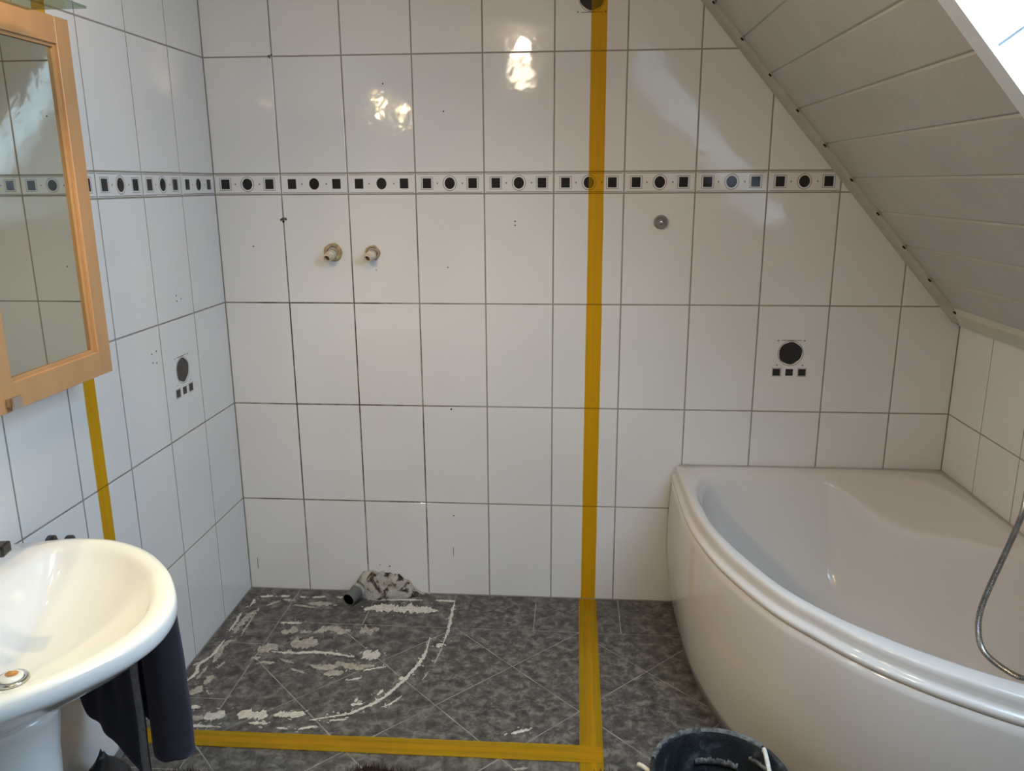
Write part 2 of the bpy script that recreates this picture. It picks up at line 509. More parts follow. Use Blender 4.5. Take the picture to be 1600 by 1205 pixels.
def medallion():
    v, f, v2, f2 = [], [], [], []
    z = T + 0.0004
    disc(v, f, 0, 0.024, 0.041, 0.042, z, 28, 0.13, 3.7)
    ring(v2, f2, 0, 0.024, 0.0445, 0.0465, z, sy=1.02)
    rect(v2, f2, -0.036, 0.036, 0.071, 0.0735, z)
    for s in (-1, 1):
        disc(v2, f2, s * 0.047, 0.071, 0.0035, 0.003, z, 8); disc(v2, f2, s * 0.046, -0.021, 0.003, 0.003, z, 8)
        rect(v, f, s * 0.046 - 0.0135, s * 0.046 + 0.0135, -0.061, -0.035, z)
        rect_outline(v2, f2, s * 0.046, -0.048, 0.0165, 0.016, 0.0015, z)
    rect(v, f, -0.0135, 0.0135, -0.061, -0.035, z)
    return two_tone('printed_medallion', [(v, f), (v2, f2)])
MEDAL = medallion()

ROWS = [(0.0, 0.4005), (0.4005, 0.801), (0.801, 1.2), (1.2, 1.6), (1.6, 1.675), (1.675, 2.0755), (2.0755, ZC)]
G = 0.0026   # half joint
def wall_tiles(parent, F, us, zmax_clip=None, medals=(), flip_from=None):
    """us: sorted joint coordinates along the local x of the frame"""
    cnt = 0
    for i in range(len(us) - 1):
        for (z0, z1) in ROWS:
            poly = [(us[i] + G, z0 + G), (us[i + 1] - G, z0 + G), (us[i + 1] - G, z1 - G), (us[i] + G, z1 - G)]
            if zmax_clip: poly = zmax_clip(poly)
            border = abs(z1 - z0 - 0.075) < 0.001
            o = place_tile('border_tile' if border else 'wall_tile', poly, F, parent, M_TILE)
            if o is None: continue
            if border:
                full = us[i + 1] - us[i] > 0.24 and area(poly) > 0.0165
                if full:
                    mo = link(bpy.data.objects.new('printed_motif', MOTIF_B if cnt % 11 in (1, 2) else MOTIF_A), o)
                    mo.location = ((us[i] + us[i + 1]) / 2 - sum(q[0] for q in poly) / len(poly), (z0 + z1) / 2 - sum(q[1] for q in poly) / len(poly), 0)
                cnt += 1
            for (mu, mz, inv) in medals:
                if us[i] < mu < us[i + 1] and z0 < mz < z1:
                    mo = link(bpy.data.objects.new('printed_medallion', MEDAL), o)
                    cx = sum(p[0] for p in poly) / len(poly); cy = sum(p[1] for p in poly) / len(poly)
                    mo.location = ((us[i] + us[i + 1]) / 2 - cx, mz - cy, 0)
                    if inv: mo.rotation_euler = (0, 0, math.pi)

# ------------------------------------------------------------------ the room shell
def shell(name, verts, faces, mat):
    return tag(meshobj(name, verts, faces, mat), kind='structure')
# back wall (gable shape under the slope)
gx = slope_x(ZC + 0.05)
prof = [(-0.1, -0.1), (XR + 0.1, -0.1), (XR + 0.1, slope_z(XR + 0.1)), (gx, ZC + 0.05), (-0.1, ZC + 0.05)]
vb = [(x, T, z) for x, z in prof] + [(x, 0.12, z) for x, z in prof]
fb = [(0, 1, 2, 3, 4), (9, 8, 7, 6, 5)] + [(i, i + 5, (i + 1) % 5 + 5, (i + 1) % 5) for i in range(5)]
wall_back = shell('wall_back', vb, fb, M_GROUT)
wall_tiles(wall_back, F_BACK, [0.0] + [0.252 + 0.25 * k for k in range(10)] + [XR],
           lambda p: clip(p, SN.x, SN.z, SC - 0.006),
           medals=[(2.127, 1.0, False), (1.377, 2.27, True)])
wl = boxobj('wall_left', -0.12, -T, YB - 0.1, 0.12, -0.1, ZC + 0.05, M_GROUT); tag(wl, kind='structure')
wall_tiles(wl, F_LEFT, [-(0.258 + 0.25 * k) for k in range(13)][::-1] + [0.0], medals=[(-0.383, 1.0, False)])
wr = boxobj('wall_right', XR + T, XR + 0.12, YB - 0.1, 0.12, -0.1, 1.17, M_GROUT); tag(wr, kind='structure')
wall_tiles(wr, F_RIGHT, [0.0] + [0.241 + 0.25 * k for k in range(13)], lambda p: clip(p, 0, 1, 1.13))
tag(boxobj('wall_rear', -0.12, XR + 0.12, YB - 0.12, YB, -0.1, ZC + 0.05, M_REAR), kind='structure')
tag(boxobj('ceiling', -0.12, slope_x(ZC) + 0.1, YB - 0.1, 0.12, ZC, ZC + 0.08, M_PLASTER), kind='structure')

# floor
floor = boxobj('floor', -0.12, XR + 0.12, YB - 0.1, 0.12, -0.12, -T, M_FGROUT); tag(floor, kind='structure')
GF = 0.0022
BX, BY, W = 0.210, -0.255, 0.328
x = BX
xs = [0.0, BX]
while x < XR: x += W; xs.append(min(x, XR))
for a, b in zip(xs, xs[1:]):
    place_tile('floor_tile', [(a + GF, BY + GF), (b - GF, BY + GF), (b - GF, -0.003), (a + GF, -0.003)], F_FLOOR, floor, M_FTILE)
y = -0.410
ys = [BY]
while y > YB: ys.append(y); y -= W
ys.append(YB)
for a, b in zip(ys, ys[1:]):
    place_tile('floor_tile', [(0.003, b + GF), (BX - GF, b + GF), (BX - GF, a - GF), (0.003, a - GF)], F_FLOOR, floor, M_FTILE)
H = 0.2322
for i in range(-2, 16):
    for j in range(-2, 32):
        cx = 0.90 + (i - 4) * H; cy = -0.4895 - (j - 0) * H
        if (i + j) % 2 == 1: continue
        g = GF * math.sqrt(2)
        p = [(cx - H + g, cy), (cx, cy - H + g), (cx + H - g, cy), (cx, cy + H - g)]
        p = clip(p, -1, 0, -(BX + GF)); p = clip(p, 0, 1, BY - GF) if p else p
        p = clip(p, 1, 0, XR - 0.003) if p else p; p = clip(p, 0, -1, -(YB + 0.003)) if p else p
        if p: place_tile('floor_tile', p, F_FLOOR, floor, M_FTILE)

# sloped ceiling: backing boards round the skylight, panels on it
def slope_pt(x, y, d=0.0):  # d = metres out of the room
    return Vector((x, y, slope_z(x))) + SN * d
def slope_slab(bm, x0, x1, y0, y1, d0, d1):
    vs = [bm.verts.new(slope_pt(xx, yy, d)) for xx in (x0, x1) for yy in (y0, y1) for d in (d0, d1)]
    for f in [(0, 1, 3, 2), (4, 6, 7, 5), (0, 4, 5, 1), (2, 3, 7, 6), (0, 2, 6, 4), (1, 5, 7, 3)]:
        bm.faces.new([vs[i] for i in f])
XT = slope_x(ZC)
bm = bmesh.new()
OX0, OX1, OY0, OY1 = SKY_X0 - 0.0185, SKY_X1 + 0.0185, SKY_Y0 + 0.0315, SKY_Y1 - 0.0315
slope_slab(bm, XT - 0.08, OX0, YB, 0.12, 0.010, 0.06)
slope_slab(bm, OX1, XR + 0.1, YB, 0.12, 0.010, 0.06)
slope_slab(bm, OX0, OX1, OY0, 0.12, 0.010, 0.06)
slope_slab(bm, OX0, OX1, YB, OY1, 0.010, 0.06)
csl = tag(bmobj('ceiling_slope', bm, M_PANELBACK), kind='structure')
F_SLOPE = frame(Vector((0, 1, 0)), SV, -SN, slope_pt(2.0, 0, 0.010))
seams = [1.976 + 0.0985 * k for k in range(-4, 8)]
seams = [XT + 0.005] + seams + [2.70]
for a, b in zip(seams, seams[1:]):
    v0, v1 = (a - 2.0) / SV.x + 0.0003, (b - 2.0) / SV.x - 0.0003
    spans = [(-0.005, SKY_Y0 + 0.055), (SKY_Y1 - 0.055, YB + 0.002)] if SKY_X0 - 0.001 <= a and b <= SKY_X1 + 0.001 else [(-0.005, YB + 0.002)]
    for y0, y1 in spans:
        place_tile('ceiling_panel', [(y1, v0), (y0, v0), (y0, v1), (y1, v1)], F_SLOPE, csl, M_PANEL, t=0.010, c=0.0056)

# trim along the slope on the back wall, lumpy with paint
def strip_profile(name, pts_fn, n, prof, mat):
    bm = bmesh.new()
    rows = []
    for i in range(n + 1):
        rows.append([bm.verts.new(p) for p in pts_fn(i / n, prof)])
    m = len(rows[0])
    for a, b in zip(rows, rows[1:]):
        for k in range(m): bm.faces.new((a[k], b[k], b[(k + 1) % m], a[(k + 1) % m]))
    bm.faces.new(rows[0]); bm.faces.new(rows[-1][::-1])
    return tag(bmobj(name, bm, mat, smooth=False), kind='structure')
def trim_slope(t, prof):
    x = XT + 0.02 + (2.698 - XT - 0.02) * t
    w = 0.004 * fnoise(t * 23, 1.3) + 0.002 * fnoise(t * 70, 4)
    return [slope_pt(x, -0.001 - max(0.0, yy) - (w if yy > 0.01 else 0), -dd) for yy, dd in prof]
trim1 = strip_profile('trim_1', trim_slope, 120, [(0.0, 0.0005), (0.062, 0.0005), (0.060, 0.006), (0.045, 0.013), (0.022, 0.018), (0.0, 0.020)], M_TRIM)
for k in range(-2, 8):
    xx = 1.976 + 0.0985 * k - 0.0005
    vs, fs = [], []
    vv = [slope_pt(xx + dx, -0.062 - dy, -0.0108) for dx, dy in ((-0.0035, 0.0), (0.0035, 0.002), (0.004, 0.010), (-0.003, 0.011))]
    vv2 = [v + SN * 0.004 for v in vv]
    meshobj('joint_gap', vv + vv2, [(0, 1, 2, 3), (7, 6, 5, 4), (0, 4, 5, 1), (1, 5, 6, 2), (2, 6, 7, 3), (3, 7, 4, 0)], M_BLACKHOLE, csl)
def trim_right(t, prof):
    y = -0.03 + (YB + 0.05) * t
    return [Vector((XR - a, y, b)) for a, b in prof]
zr = slope_z(XR)
strip_profile('trim_2', trim_right, 2, [(0.0005, zr - 0.002), (0.058, slope_z(XR - 0.058) - 0.0005), (0.052, slope_z(XR - 0.058) - 0.022), (0.014, zr - 0.004), (0.0005, zr - 0.008)], M_TRIM2)

# skylight
def slope_box(name, x0, x1, y0, y1, d0, d1, mat, parent):
    bm = bmesh.new(); slope_slab(bm, x0, x1, y0, y1, d0, d1)
    return bmobj(name, bm, mat, parent)
win = bpy.data.objects.new('window_1', None); link(win); win.location = slope_pt(SKY_X0, SKY_Y0); tag(win, kind='structure')
def under(o, root):
    o.parent = root; o.matrix_parent_inverse = Matrix.Translation(-Vector(root.location)); return o
D = SHAFT
SPLAY = 0.17
def cheek(name, x0, x1, yy, s, t0, t1, d0=0.0):
    bm = bmesh.new()
    vs = [bm.verts.new(slope_pt(xx, yy - s * SPLAY * d / D + s * t, d)) for xx in (x0, x1) for t in (t0, t1) for d in (d0, D)]
    for f in [(0, 1, 3, 2), (4, 6, 7, 5), (0, 4, 5, 1), (2, 3, 7, 6), (0, 2, 6, 4), (1, 5, 7, 3)]:
        bm.faces.new([vs[i] for i in f])
    return bmobj(name, bm, M_WHITE, None)
for k in range(6):                                   # reveal boards, far and near cheek
    a = SKY_X0 + (SKY_X1 - SKY_X0) * k / 6 + 0.0016; b = SKY_X0 + (SKY_X1 - SKY_X0) * (k + 1) / 6 - 0.0016
    for yy, s in ((SKY_Y0, 1), (SKY_Y1, -1)):
        under(cheek('reveal_board', a, b, yy, s, 0.0, 0.012), win)
under(cheek('reveal_backing', SKY_X0 - 0.018, SKY_X1 + 0.018, SKY_Y0, 1, 0.0125, 0.031, 0.0005), win)
under(cheek('reveal_backing', SKY_X0 - 0.018, SKY_X1 + 0.018, SKY_Y1, -1, 0.0125, 0.031, 0.0005), win)
for xa, xb in ((SKY_X0 - 0.018, SKY_X0 - 0.0005), (SKY_X1 + 0.0005, SKY_X1 + 0.018)):
    under(slope_box('reveal_board', xa, xb, SKY_Y1, SKY_Y0, 0.0, D, M_WHITE, None), win)
WY0, WY1 = SKY_Y0 - SPLAY * 0.8, SKY_Y1 + SPLAY * 0.8
CW = 0.052
for (x0, x1, y0, y1) in ((SKY_X0 - 0.05, SKY_X1 + 0.05, SKY_Y0, SKY_Y0 + CW), (SKY_X0 - 0.05, SKY_X1 + 0.05, SKY_Y1 - CW, SKY_Y1),
                         (SKY_X0 - 0.05, SKY_X0, SKY_Y1, SKY_Y0), (SKY_X1, SKY_X1 + 0.05, SKY_Y1, SKY_Y0)):
    under(slope_box('casing', x0, x1, y0, y1, -0.014, -0.0005, M_WHITE, None), win)
under(slope_box('casing_edge_strip', SKY_X0 - 0.05, SKY_X1 + 0.05, SKY_Y0 + CW, SKY_Y0 + CW + 0.010, -0.006, -0.0005, M_BROWNSTRIP, None), win)  # brown strip along the outer edge of the far casing
for (x0, x1, y0, y1) in ((SKY_X0, SKY_X1, WY0 - 0.045, WY0), (SKY_X0, SKY_X1, WY1, WY1 + 0.045),
                         (SKY_X0, SKY_X0 + 0.035, WY1 + 0.045, WY0 - 0.045), (SKY_X1 - 0.035, SKY_X1, WY1 + 0.045, WY0 - 0.045)):
    under(slope_box('sash', x0, x1, y0, y1, D - 0.08, D - 0.03, M_WHITE, None), win)
under(slope_box('pane', SKY_X0 + 0.036, SKY_X1 - 0.036, WY1 + 0.046, WY0 - 0.046, D - 0.058, D - 0.052, M_PANE, None), win)

# small marks that belong to the wall: drill holes, rust
def wall_disc(name, px, pz, r, mat, parent=wall_back, seed=0, n=10, wob=0.3):
    vs, fs = [], []
    disc(vs, fs, 0, 0, r, r, 0.0006, n, wob, seed)
    b = len(vs); vs += [(x, y, 0.0) for x, y, z in vs[:n]]
    fs += [(i + b, (i + 1) % n + b, (i + 1) % n, i) for i in range(n)]
    o = meshobj(name, vs, fs, mat, parent)
    o.matrix_world = frame(Vector((1, 0, 0)), Vector((0, 0, 1)), Vector((0, -1, 0)), Vector((px, -0.0001, pz)))
    return o
for k, (hx, hz, hr) in enumerate([(0.647, 1.979, .0028), (0.861, 1.884, .0028), (0.129, 1.412, .0026), (0.863, 1.335, .0026), (1.113, 1.502, .0028), (1.113, 1.488, .0028),
                                  (0.862, 0.790, .0035), (0.862, 0.347, .003), (0.593, 1.325, .002), (0.592, 0.117, .003), (0.552, 0.121, .002), (0.252, 1.503, .0045), (0.251, 2.080, .003)]):
    wall_disc('drill_hole', hx, hz, hr, M_BLACKHOLE, seed=k)
for k, (hx, hz, hr) in enumerate([(0.243, 1.509, .005), (0.2605, 1.5115, .0055), (0.243, 2.0755, .006), (0.25, 1.512, .005)]):
    wall_disc('rust_stain', hx, hz, hr, M_RUST, seed=k + 20, n=18, wob=0.9)
for (hx, hz, hh) in ((0.037, 0.113, 0.05), (0.857, 0.19, 0.04)):
    o = boxobj('scuff_mark', -0.0012, 0.0012, -0.0006, 0, -hh / 2, hh / 2, M_LINE, wall_back); o.location = (hx, -0.0001, hz)
FL = frame(Vector((0, 1, 0)), Vector((0, 0, 1)), Vector((1, 0, 0)), Vector((0, 0, 0)))
for k, (hy, hz) in enumerate([(-0.374, 1.277), (-0.342, 1.262), (-0.374, 1.258), (-0.541, 1.121), (-0.57, 1.117), (-0.569, 1.089), (-0.546, 1.084)]):
    o = wall_disc('drill_hole', 0, 0, 0.0032, M_LINE, wl, seed=k + 40)
    o.matrix_world = frame(Vector((0, 1, 0)), Vector((0, 0, 1)), Vector((1, 0, 0)), Vector((0.0001, hy, hz)))

# ------------------------------------------------------------------ bathtub
TC = Vector((2.25, -0.66))
def polar(pts, thetas):
    a = np.array([math.atan2(p[1] - TC_[1], p[0] - TC_[0]) for p in pts]); r = np.array([math.hypot(p[0] - TC_[0], p[1] - TC_[1]) for p in pts])
    o = np.argsort(a); a, r = a[o], r[o]
    a = np.concatenate([a - 2 * math.pi, a, a + 2 * math.pi]); r = np.concatenate([r, r, r])
    return np.interp(thetas, a, r)
def seg(p, q, n=24): return [(p[0] + (q[0] - p[0]) * k / n, p[1] + (q[1] - p[1]) * k / n) for k in range(n)]
TC_ = (TC.x, TC.y)
front = catmull([(1.716, -0.003, 0), (1.7155, -0.2, 0), (1.7165, -0.40, 0), (1.731, -0.57, 0), (1.776, -0.78, 0), (1.862, -1.0, 0), (1.946, -1.130, 0), (2.021, -1.228, 0),
                 (2.113, -1.317, 0), (2.202, -1.383, 0), (2.285, -1.435, 0), (2.40, -1.49, 0), (2.55, -1.535, 0), (2.711, -1.555, 0)], 10)
front = [(p.x, p.y) for p in front]
outer = front + seg((2.711, -1.555), (2.711, -0.003), 40)[1:] + seg((2.711, -0.003), (1.716, -0.003), 40)
inner = catmull([(1.769, -0.30, 0), (1.770, -0.44, 0), (1.780, -0.57, 0), (1.822, -0.74, 0), (1.893, -0.94, 0), (1.968, -1.066, 0), (2.046, -1.155, 0), (2.139, -1.240, 0),
                 (2.23, -1.307, 0), (2.32, -1.360, 0), (2.44, -1.405, 0), (2.55, -1.41, 0), (2.625, -1.35, 0), (2.655, -1.22, 0), (2.664, -1.0, 0), (2.667, -0.70, 0), (2.663, -0.44, 0),
                 (2.640, -0.22, 0), (2.56, -0.10, 0), (2.42, -0.062, 0), (2.2, -0.06, 0), (2.0, -0.066, 0), (1.89, -0.088, 0), (1.81, -0.15, 0)], 10, True)
inner = [(p.x, p.y) for p in inner]
th = sorted(list(np.linspace(-math.pi, math.pi, 220, endpoint=False)) + [math.atan2(p[1] - TC_[1], p[0] - TC_[0]) for p in ((1.716, -0.003), (2.711, -0.003), (2.711, -1.555))])
th = np.array(th)
RO, RI = polar(outer, th), polar(inner, th)
a0 = math.atan2(-0.003 - TC_[1], 1.716 - TC_[0]); a1 = math.atan2(-1.555 - TC_[1], 2.711 - TC_[0])
expo = np.array([1.0 if (t >= a0 - 1e-6 or t <= a1 + 1e-6) else 0.0 for t in th])
def tub_ring(R, z, off=0.0, sc=1.0, c=None):
    cx, cy = c or TC_
    pts = []
    for t, r, e in zip(th, R, expo):
        rr = r * sc + off * e
        pts.append((cx + rr * math.cos(t), cy + rr * math.sin(t), z))
    return pts
def keep_wall(pts):   # nothing may go through the walls
    return [(min(x, 2.711), min(y, -0.003), z) for x, y, z in pts]
bath = thing('bathtub', (2.25, -0.66, 0), 'white corner bathtub with curved apron under the sloped ceiling', 'bathtub')
bm = bmesh.new()
R = [tub_ring(RO, z, off) for z, off in ((0.526, -0.020), (0.5265, 0.001), (0.529, 0.0025), (0.535, 0.0035), (0.541, 0.002), (0.545, -0.005), (0.549, -0.013), (0.555, -0.0155), (0.568, -0.0165), (0.578, -0.0185), (0.5835, -0.0225), (0.5855, -0.029))]
def mixr(f, z):
    return [(TC_[0] + (ri + (ro - 0.0 - ri) * f) * math.cos(t), TC_[1] + (ri + (ro - ri) * f) * math.sin(t), z) for t, ri, ro in zip(th, RI, RO - 0.029 * expo)]
R += [mixr(0.6, 0.5850), mixr(0.25, 0.5835), mixr(0.08, 0.5815)]
BC = (2.27, -0.70)
CR0, CR1 = (2.235, 0.0), (2.668, -0.665)            # crease of the sloping corner shoulder
ux, uy = CR1[0] - CR0[0], CR1[1] - CR0[1]
RC, ZS = [], []
for t, r in zip(th, RI):
    den = math.cos(t) * uy - math.sin(t) * ux
    rl = ((CR0[0] - TC_[0]) * uy - (CR0[1] - TC_[1]) * ux) / den if abs(den) > 1e-6 else 9
    base = 0.972 * r
    if rl <= 0: rl = 9
    # soft minimum of the plain wall and the crease line
    k = 0.025
    h = max(k - abs(base - rl), 0.0) / k
    rc = min(base, rl) - h * h * k * 0.25
    RC.append(rc); ZS.append(0.560 - 0.34 * max(0.0, base - rc))
RC, ZS = np.array(RC), np.array(ZS)
for sc, z in ((1.0, 0.577), (0.990, 0.5705)):
    R.append([(TC_[0] + r * sc * math.cos(t), TC_[1] + r * sc * math.sin(t), z) for t, r in zip(th, RI)])
for f in (0.5, 0.85, 0.97):
    R.append([(TC_[0] + (0.982 * ri + (rc - 0.982 * ri) * f) * math.cos(t), TC_[1] + (0.982 * ri + (rc - 0.982 * ri) * f) * math.sin(t), 0.564 + (zs - 0.564) * f) for t, ri, rc, zs in zip(th, RI, RC, ZS)])
for sc, q, bl in ((0.992, 0.96, .03), (0.975, 0.86, .15), (0.955, 0.72, .3), (0.93, 0.56, .4), (0.90, 0.38, .5), (0.862, 0.23, .6), (0.81, 0.12, .7), (0.74, 0.055, .8), (0.6, 0.02, .9), (0.35, 0.01, 1), (0.05, 0.0, 1)):
    c = (TC_[0] + (BC[0] - TC_[0]) * bl, TC_[1] + (BC[1] - TC_[1]) * bl)
    R.append([(c[0] + r * sc * math.cos(t), c[1] + r * sc * math.sin(t), 0.15 + (zs - 0.15) * q) for t, r, zs in zip(th, RC, ZS)])
rings_mesh(bm, [keep_wall(r) for r in R], False, True)
o = under(bmobj('basin', bm, M_ACRYL, smooth=True), bath)
ap = [i for i in range(len(th)) if expo[i] > 0.5]
ap = [i for i in ap if th[i] >= a0 - 1e-6] + [i for i in ap if th[i] <= a1 + 1e-6]
bm = bmesh.new()
prof = [(0.0005, -0.028), (0.06, -0.015), (0.14, 0.001), (0.22, 0.012), (0.30, 0.017), (0.38, 0.0165), (0.45, 0.011), (0.50, 0.0055), (0.524, 0.0015), (0.5258, -0.004)]
rows = [[bm.verts.new((min(2.711, TC_[0] + (RO[i] + off) * math.cos(th[i])), min(-0.003, TC_[1] + (RO[i] + off) * math.sin(th[i])), z)) for i in ap] for z, off in prof]
for a, b in zip(rows, rows[1:]):
    for k in range(len(ap) - 1): bm.faces.new((a[k], a[k + 1], b[k + 1], b[k]))
o = under(bmobj('apron', bm, M_ACRYL, smooth=True), bath)
sm = o.modifiers.new('thickness', 'SOLIDIFY'); sm.thickness = 0.004; sm.offset = -1

# shower hose hanging into the tub
hp = catmull([(2.655, -0.70, 0.80), (2.60, -0.76, 0.797), (2.555, -0.83, 0.757), (2.50, -0.88, 0.668), (2.457, -0.91, 0.583), (2.43, -0.93, 0.515), (2.425, -0.945, 0.46), (2.44, -0.955, 0.411), (2.485, -0.97, 0.372), (2.54, -0.99, 0.355), (2.583, -0.99, 0.40), (2.615, -0.97, 0.52), (2.640, -0.95, 0.60)], 24)
acc = [0.0]
for a, b in zip(hp, hp[1:]): acc.append(acc[-1] + (b - a).length)
n = int(acc[-1] / 0.0018)
acc = np.array(acc); hx = np.array([tuple(p) for p in hp])
d = np.linspace(0, acc[-1], n)
hpts = np.stack([np.interp(d, acc, hx[:, k]) for k in range(3)], 1)
bm = bmesh.new()
tube(bm, hpts, [0.0085 if i % 2 else 0.0072 for i in range(n)], 14)
hose = thing('shower_hose', (2.655, -0.70, 0.80), 'ribbed metal shower hose looping down into the white bathtub', 'hose')
under(bmobj('hose', bm, M_HOSE, smooth=False), hose)
bm = bmesh.new(); tube(bm, [(2.6515, -0.703, 0.799), (2.665, -0.69, 0.80), (2.692, -0.665, 0.80), (2.7125, -0.65, 0.80)], [0.0095, 0.012, 0.013, 0.018], 18)
under(bmobj('wall_connector', bm, M_CHROME, smooth=True), hose)
bm = bmesh.new(); tube(bm, [(2.6405, -0.95, 0.602), (2.642, -0.95, 0.625), (2.65, -0.95, 0.66), (2.66, -0.95, 0.75), (2.664, -0.95, 0.79)], [0.0095, 0.0115, 0.012, 0.013, 0.022], 18)
under(bmobj('hand_shower', bm, M_CHROME, smooth=True), hose)

# ------------------------------------------------------------------ washbasin with pedestal
SC_ = (0.25, -1.63)
half = [(0.003, -1.318), (0.07, -1.296), (0.147, -1.272), (0.248, -1.277), (0.352, -1.325), (0.442, -1.405), (0.503, -1.49), (0.537, -1.56)]
full = half + [(0.548, -1.63)] + [(x, -3.26 - y) for x, y in half[::-1]]
so = [(p.x, p.y) for p in catmull([(x, y, 0) for x, y in full], 10)]
so = so + seg(so[-1], so[0], 30)
hi = [(0.112, -1.41), (0.128, -1.330), (0.19, -1.308), (0.25, -1.315), (0.33, -1.357), (0.405, -1.425), (0.457, -1.50), (0.486, -1.57)]
fi = hi + [(0.494, -1.63)] + [(x, -3.26 - y) for x, y in hi[::-1]] + [(0.106, -1.74), (0.104, -1.63), (0.106, -1.52)]
si = [(p.x, p.y) for p in catmull([(x, y, 0) for x, y in fi], 10, True)]
TC_ = SC_
ts = np.array(sorted(list(np.linspace(-math.pi, math.pi, 180, endpoint=False)) + [math.atan2(p[1] - SC_[1], p[0] - SC_[0]) for p in ((0.003, -1.318), (0.003, -1.942))]))
SO, SI = polar(so, ts), polar(si, ts)
def sring(R, z, sc=1.0, c=SC_):
    return [(max(0.003, c[0] + r * sc * math.cos(t)), c[1] + r * sc * math.sin(t), z) for t, r in zip(ts, R)]
def srmix(f, z): return [(max(0.003, SC_[0] + (ri + (ro - ri) * f) * math.cos(t)), SC_[1] + (ri + (ro - ri) * f) * math.sin(t), z) for t, ri, ro in zip(ts, SI, SO)]
sink = thing('washbasin', (0.16, -1.63, 0), 'white ceramic pedestal washbasin on the left wall under the mirror cabinet', 'sink')
bm = bmesh.new()
DR = (0.215, -1.628)
R = []
for sc, z, bx in ((0.38, 0.600, 0.16), (0.48, 0.625, 0.17), (0.62, 0.665, 0.19), (0.76, 0.705, 0.21), (0.88, 0.743, 0.235), (0.945, 0.767, 0.245), (0.978, 0.778, 0.25), (0.995, 0.787, 0.25), (1.0, 0.797, 0.25), (0.996, 0.810, 0.25), (0.982, 0.8185, 0.25)):
    R.append(sring(SO, z, sc, (bx, -1.63)))
R += [srmix(0.55, 0.8205), srmix(0.2, 0.8185), srmix(0.0, 0.812)]
for sc, z, bl in ((0.975, 0.801, .0), (0.95, 0.788, .05), (0.88, 0.765, .15), (0.78, 0.738, .3), (0.65, 0.714, .5), (0.5, 0.695, .7), (0.35, 0.682, .9), (0.2, 0.675, 1.0), (0.10, 0.672, 1.0)):
    c = (SC_[0] + (DR[0] - SC_[0]) * bl, SC_[1] + (DR[1] - SC_[1]) * bl)
    R.append(sring(SI, z, sc, c))
rings_mesh(bm, R, True, True)
under(bmobj('bowl', bm, M_CERAMIC, smooth=True), sink)
bm = bmesh.new()
rings_mesh(bm, [[(0.165 + rx * math.cos(a), -1.63 + ry * math.sin(a), z) for a in np.linspace(0, 2 * math.pi, 40, endpoint=False)] for z, rx, ry in
                ((0.0005, .135, .115), (0.03, .132, .112), (0.08, .115, .095), (0.3, .105, .088), (0.5, .112, .093), (0.59, .125, .105), (0.615, .132, .112))], True, True)
under(bmobj('pedestal', bm, M_CERAMIC, smooth=True), sink)
bm = bmesh.new(); lathe(bm, [(0.001, 0.0), (0.014, 0.0005), (0.021, 0.002), (0.024, 0.004), (0.030, 0.0045), (0.032, 0.002), (0.032, -0.001)][::-1], 32, (DR[0], DR[1], 0.6755))
under(bmobj('drain_ring', bm, M_CHROME, smooth=True), sink)
bm = bmesh.new(); lathe(bm, [(0.022, 0.0), (0.022, 0.004), (0.018, 0.0065), (0.006, 0.0075)], 28, (DR[0], DR[1], 0.680), True)
pg = under(bmobj('drain_plug', bm, M_CERAMIC, smooth=True), sink)
bm = bmesh.new()
bm.faces.new([bm.verts.new((DR[0] + (0.013 + 0.004 * fnoise(k * .9, 2)) * math.cos(2 * math.pi * k / 20), DR[1] + 0.002 + (0.011 + 0.004 * fnoise(k * .7, 6)) * math.sin(2 * math.pi * k / 20), 0.6878)) for k in range(20)])
under(bmobj('rust_spot', bm, M_ORANGE), sink)

# basin mixer tap (only the tip of its lever reaches the picture), its black reflections put into the colour
tap = thing('mixer_tap', (0.06, -1.63, 0.821), 'chrome mixer tap, dark reflections put into its colour, whose lever tip shows at the left edge', 'faucet')
bm = bmesh.new(); lathe(bm, [(0.026, 0.0), (0.026, 0.006), (0.021, 0.012), (0.020, 0.09), (0.0215, 0.10), (0.018, 0.112)], 28, (0.06, -1.63, 0.8215), True)
under(bmobj('body', bm, M_DARKCHROME, smooth=True), tap)
bm = bmesh.new(); tube(bm, [(0.07, -1.63, 0.875), (0.12, -1.63, 0.883), (0.17, -1.63, 0.875), (0.19, -1.63, 0.862)], [0.013, 0.0125, 0.012, 0.012], 16)
under(bmobj('spout', bm, M_DARKCHROME, smooth=True), tap)
bm = bmesh.new(); add_box(bm, -0.012, 0.172, -0.017, 0.017, -0.011, 0.012, 0.004, 2)
bmesh.ops.transform(bm, matrix=Matrix.Translation((0.062, -1.63, 0.947)) @ Matrix.Rotation(math.radians(10), 4, 'Z'), verts=bm.verts[:])
under(bmobj('lever', bm, M_DARKCHROME), tap)

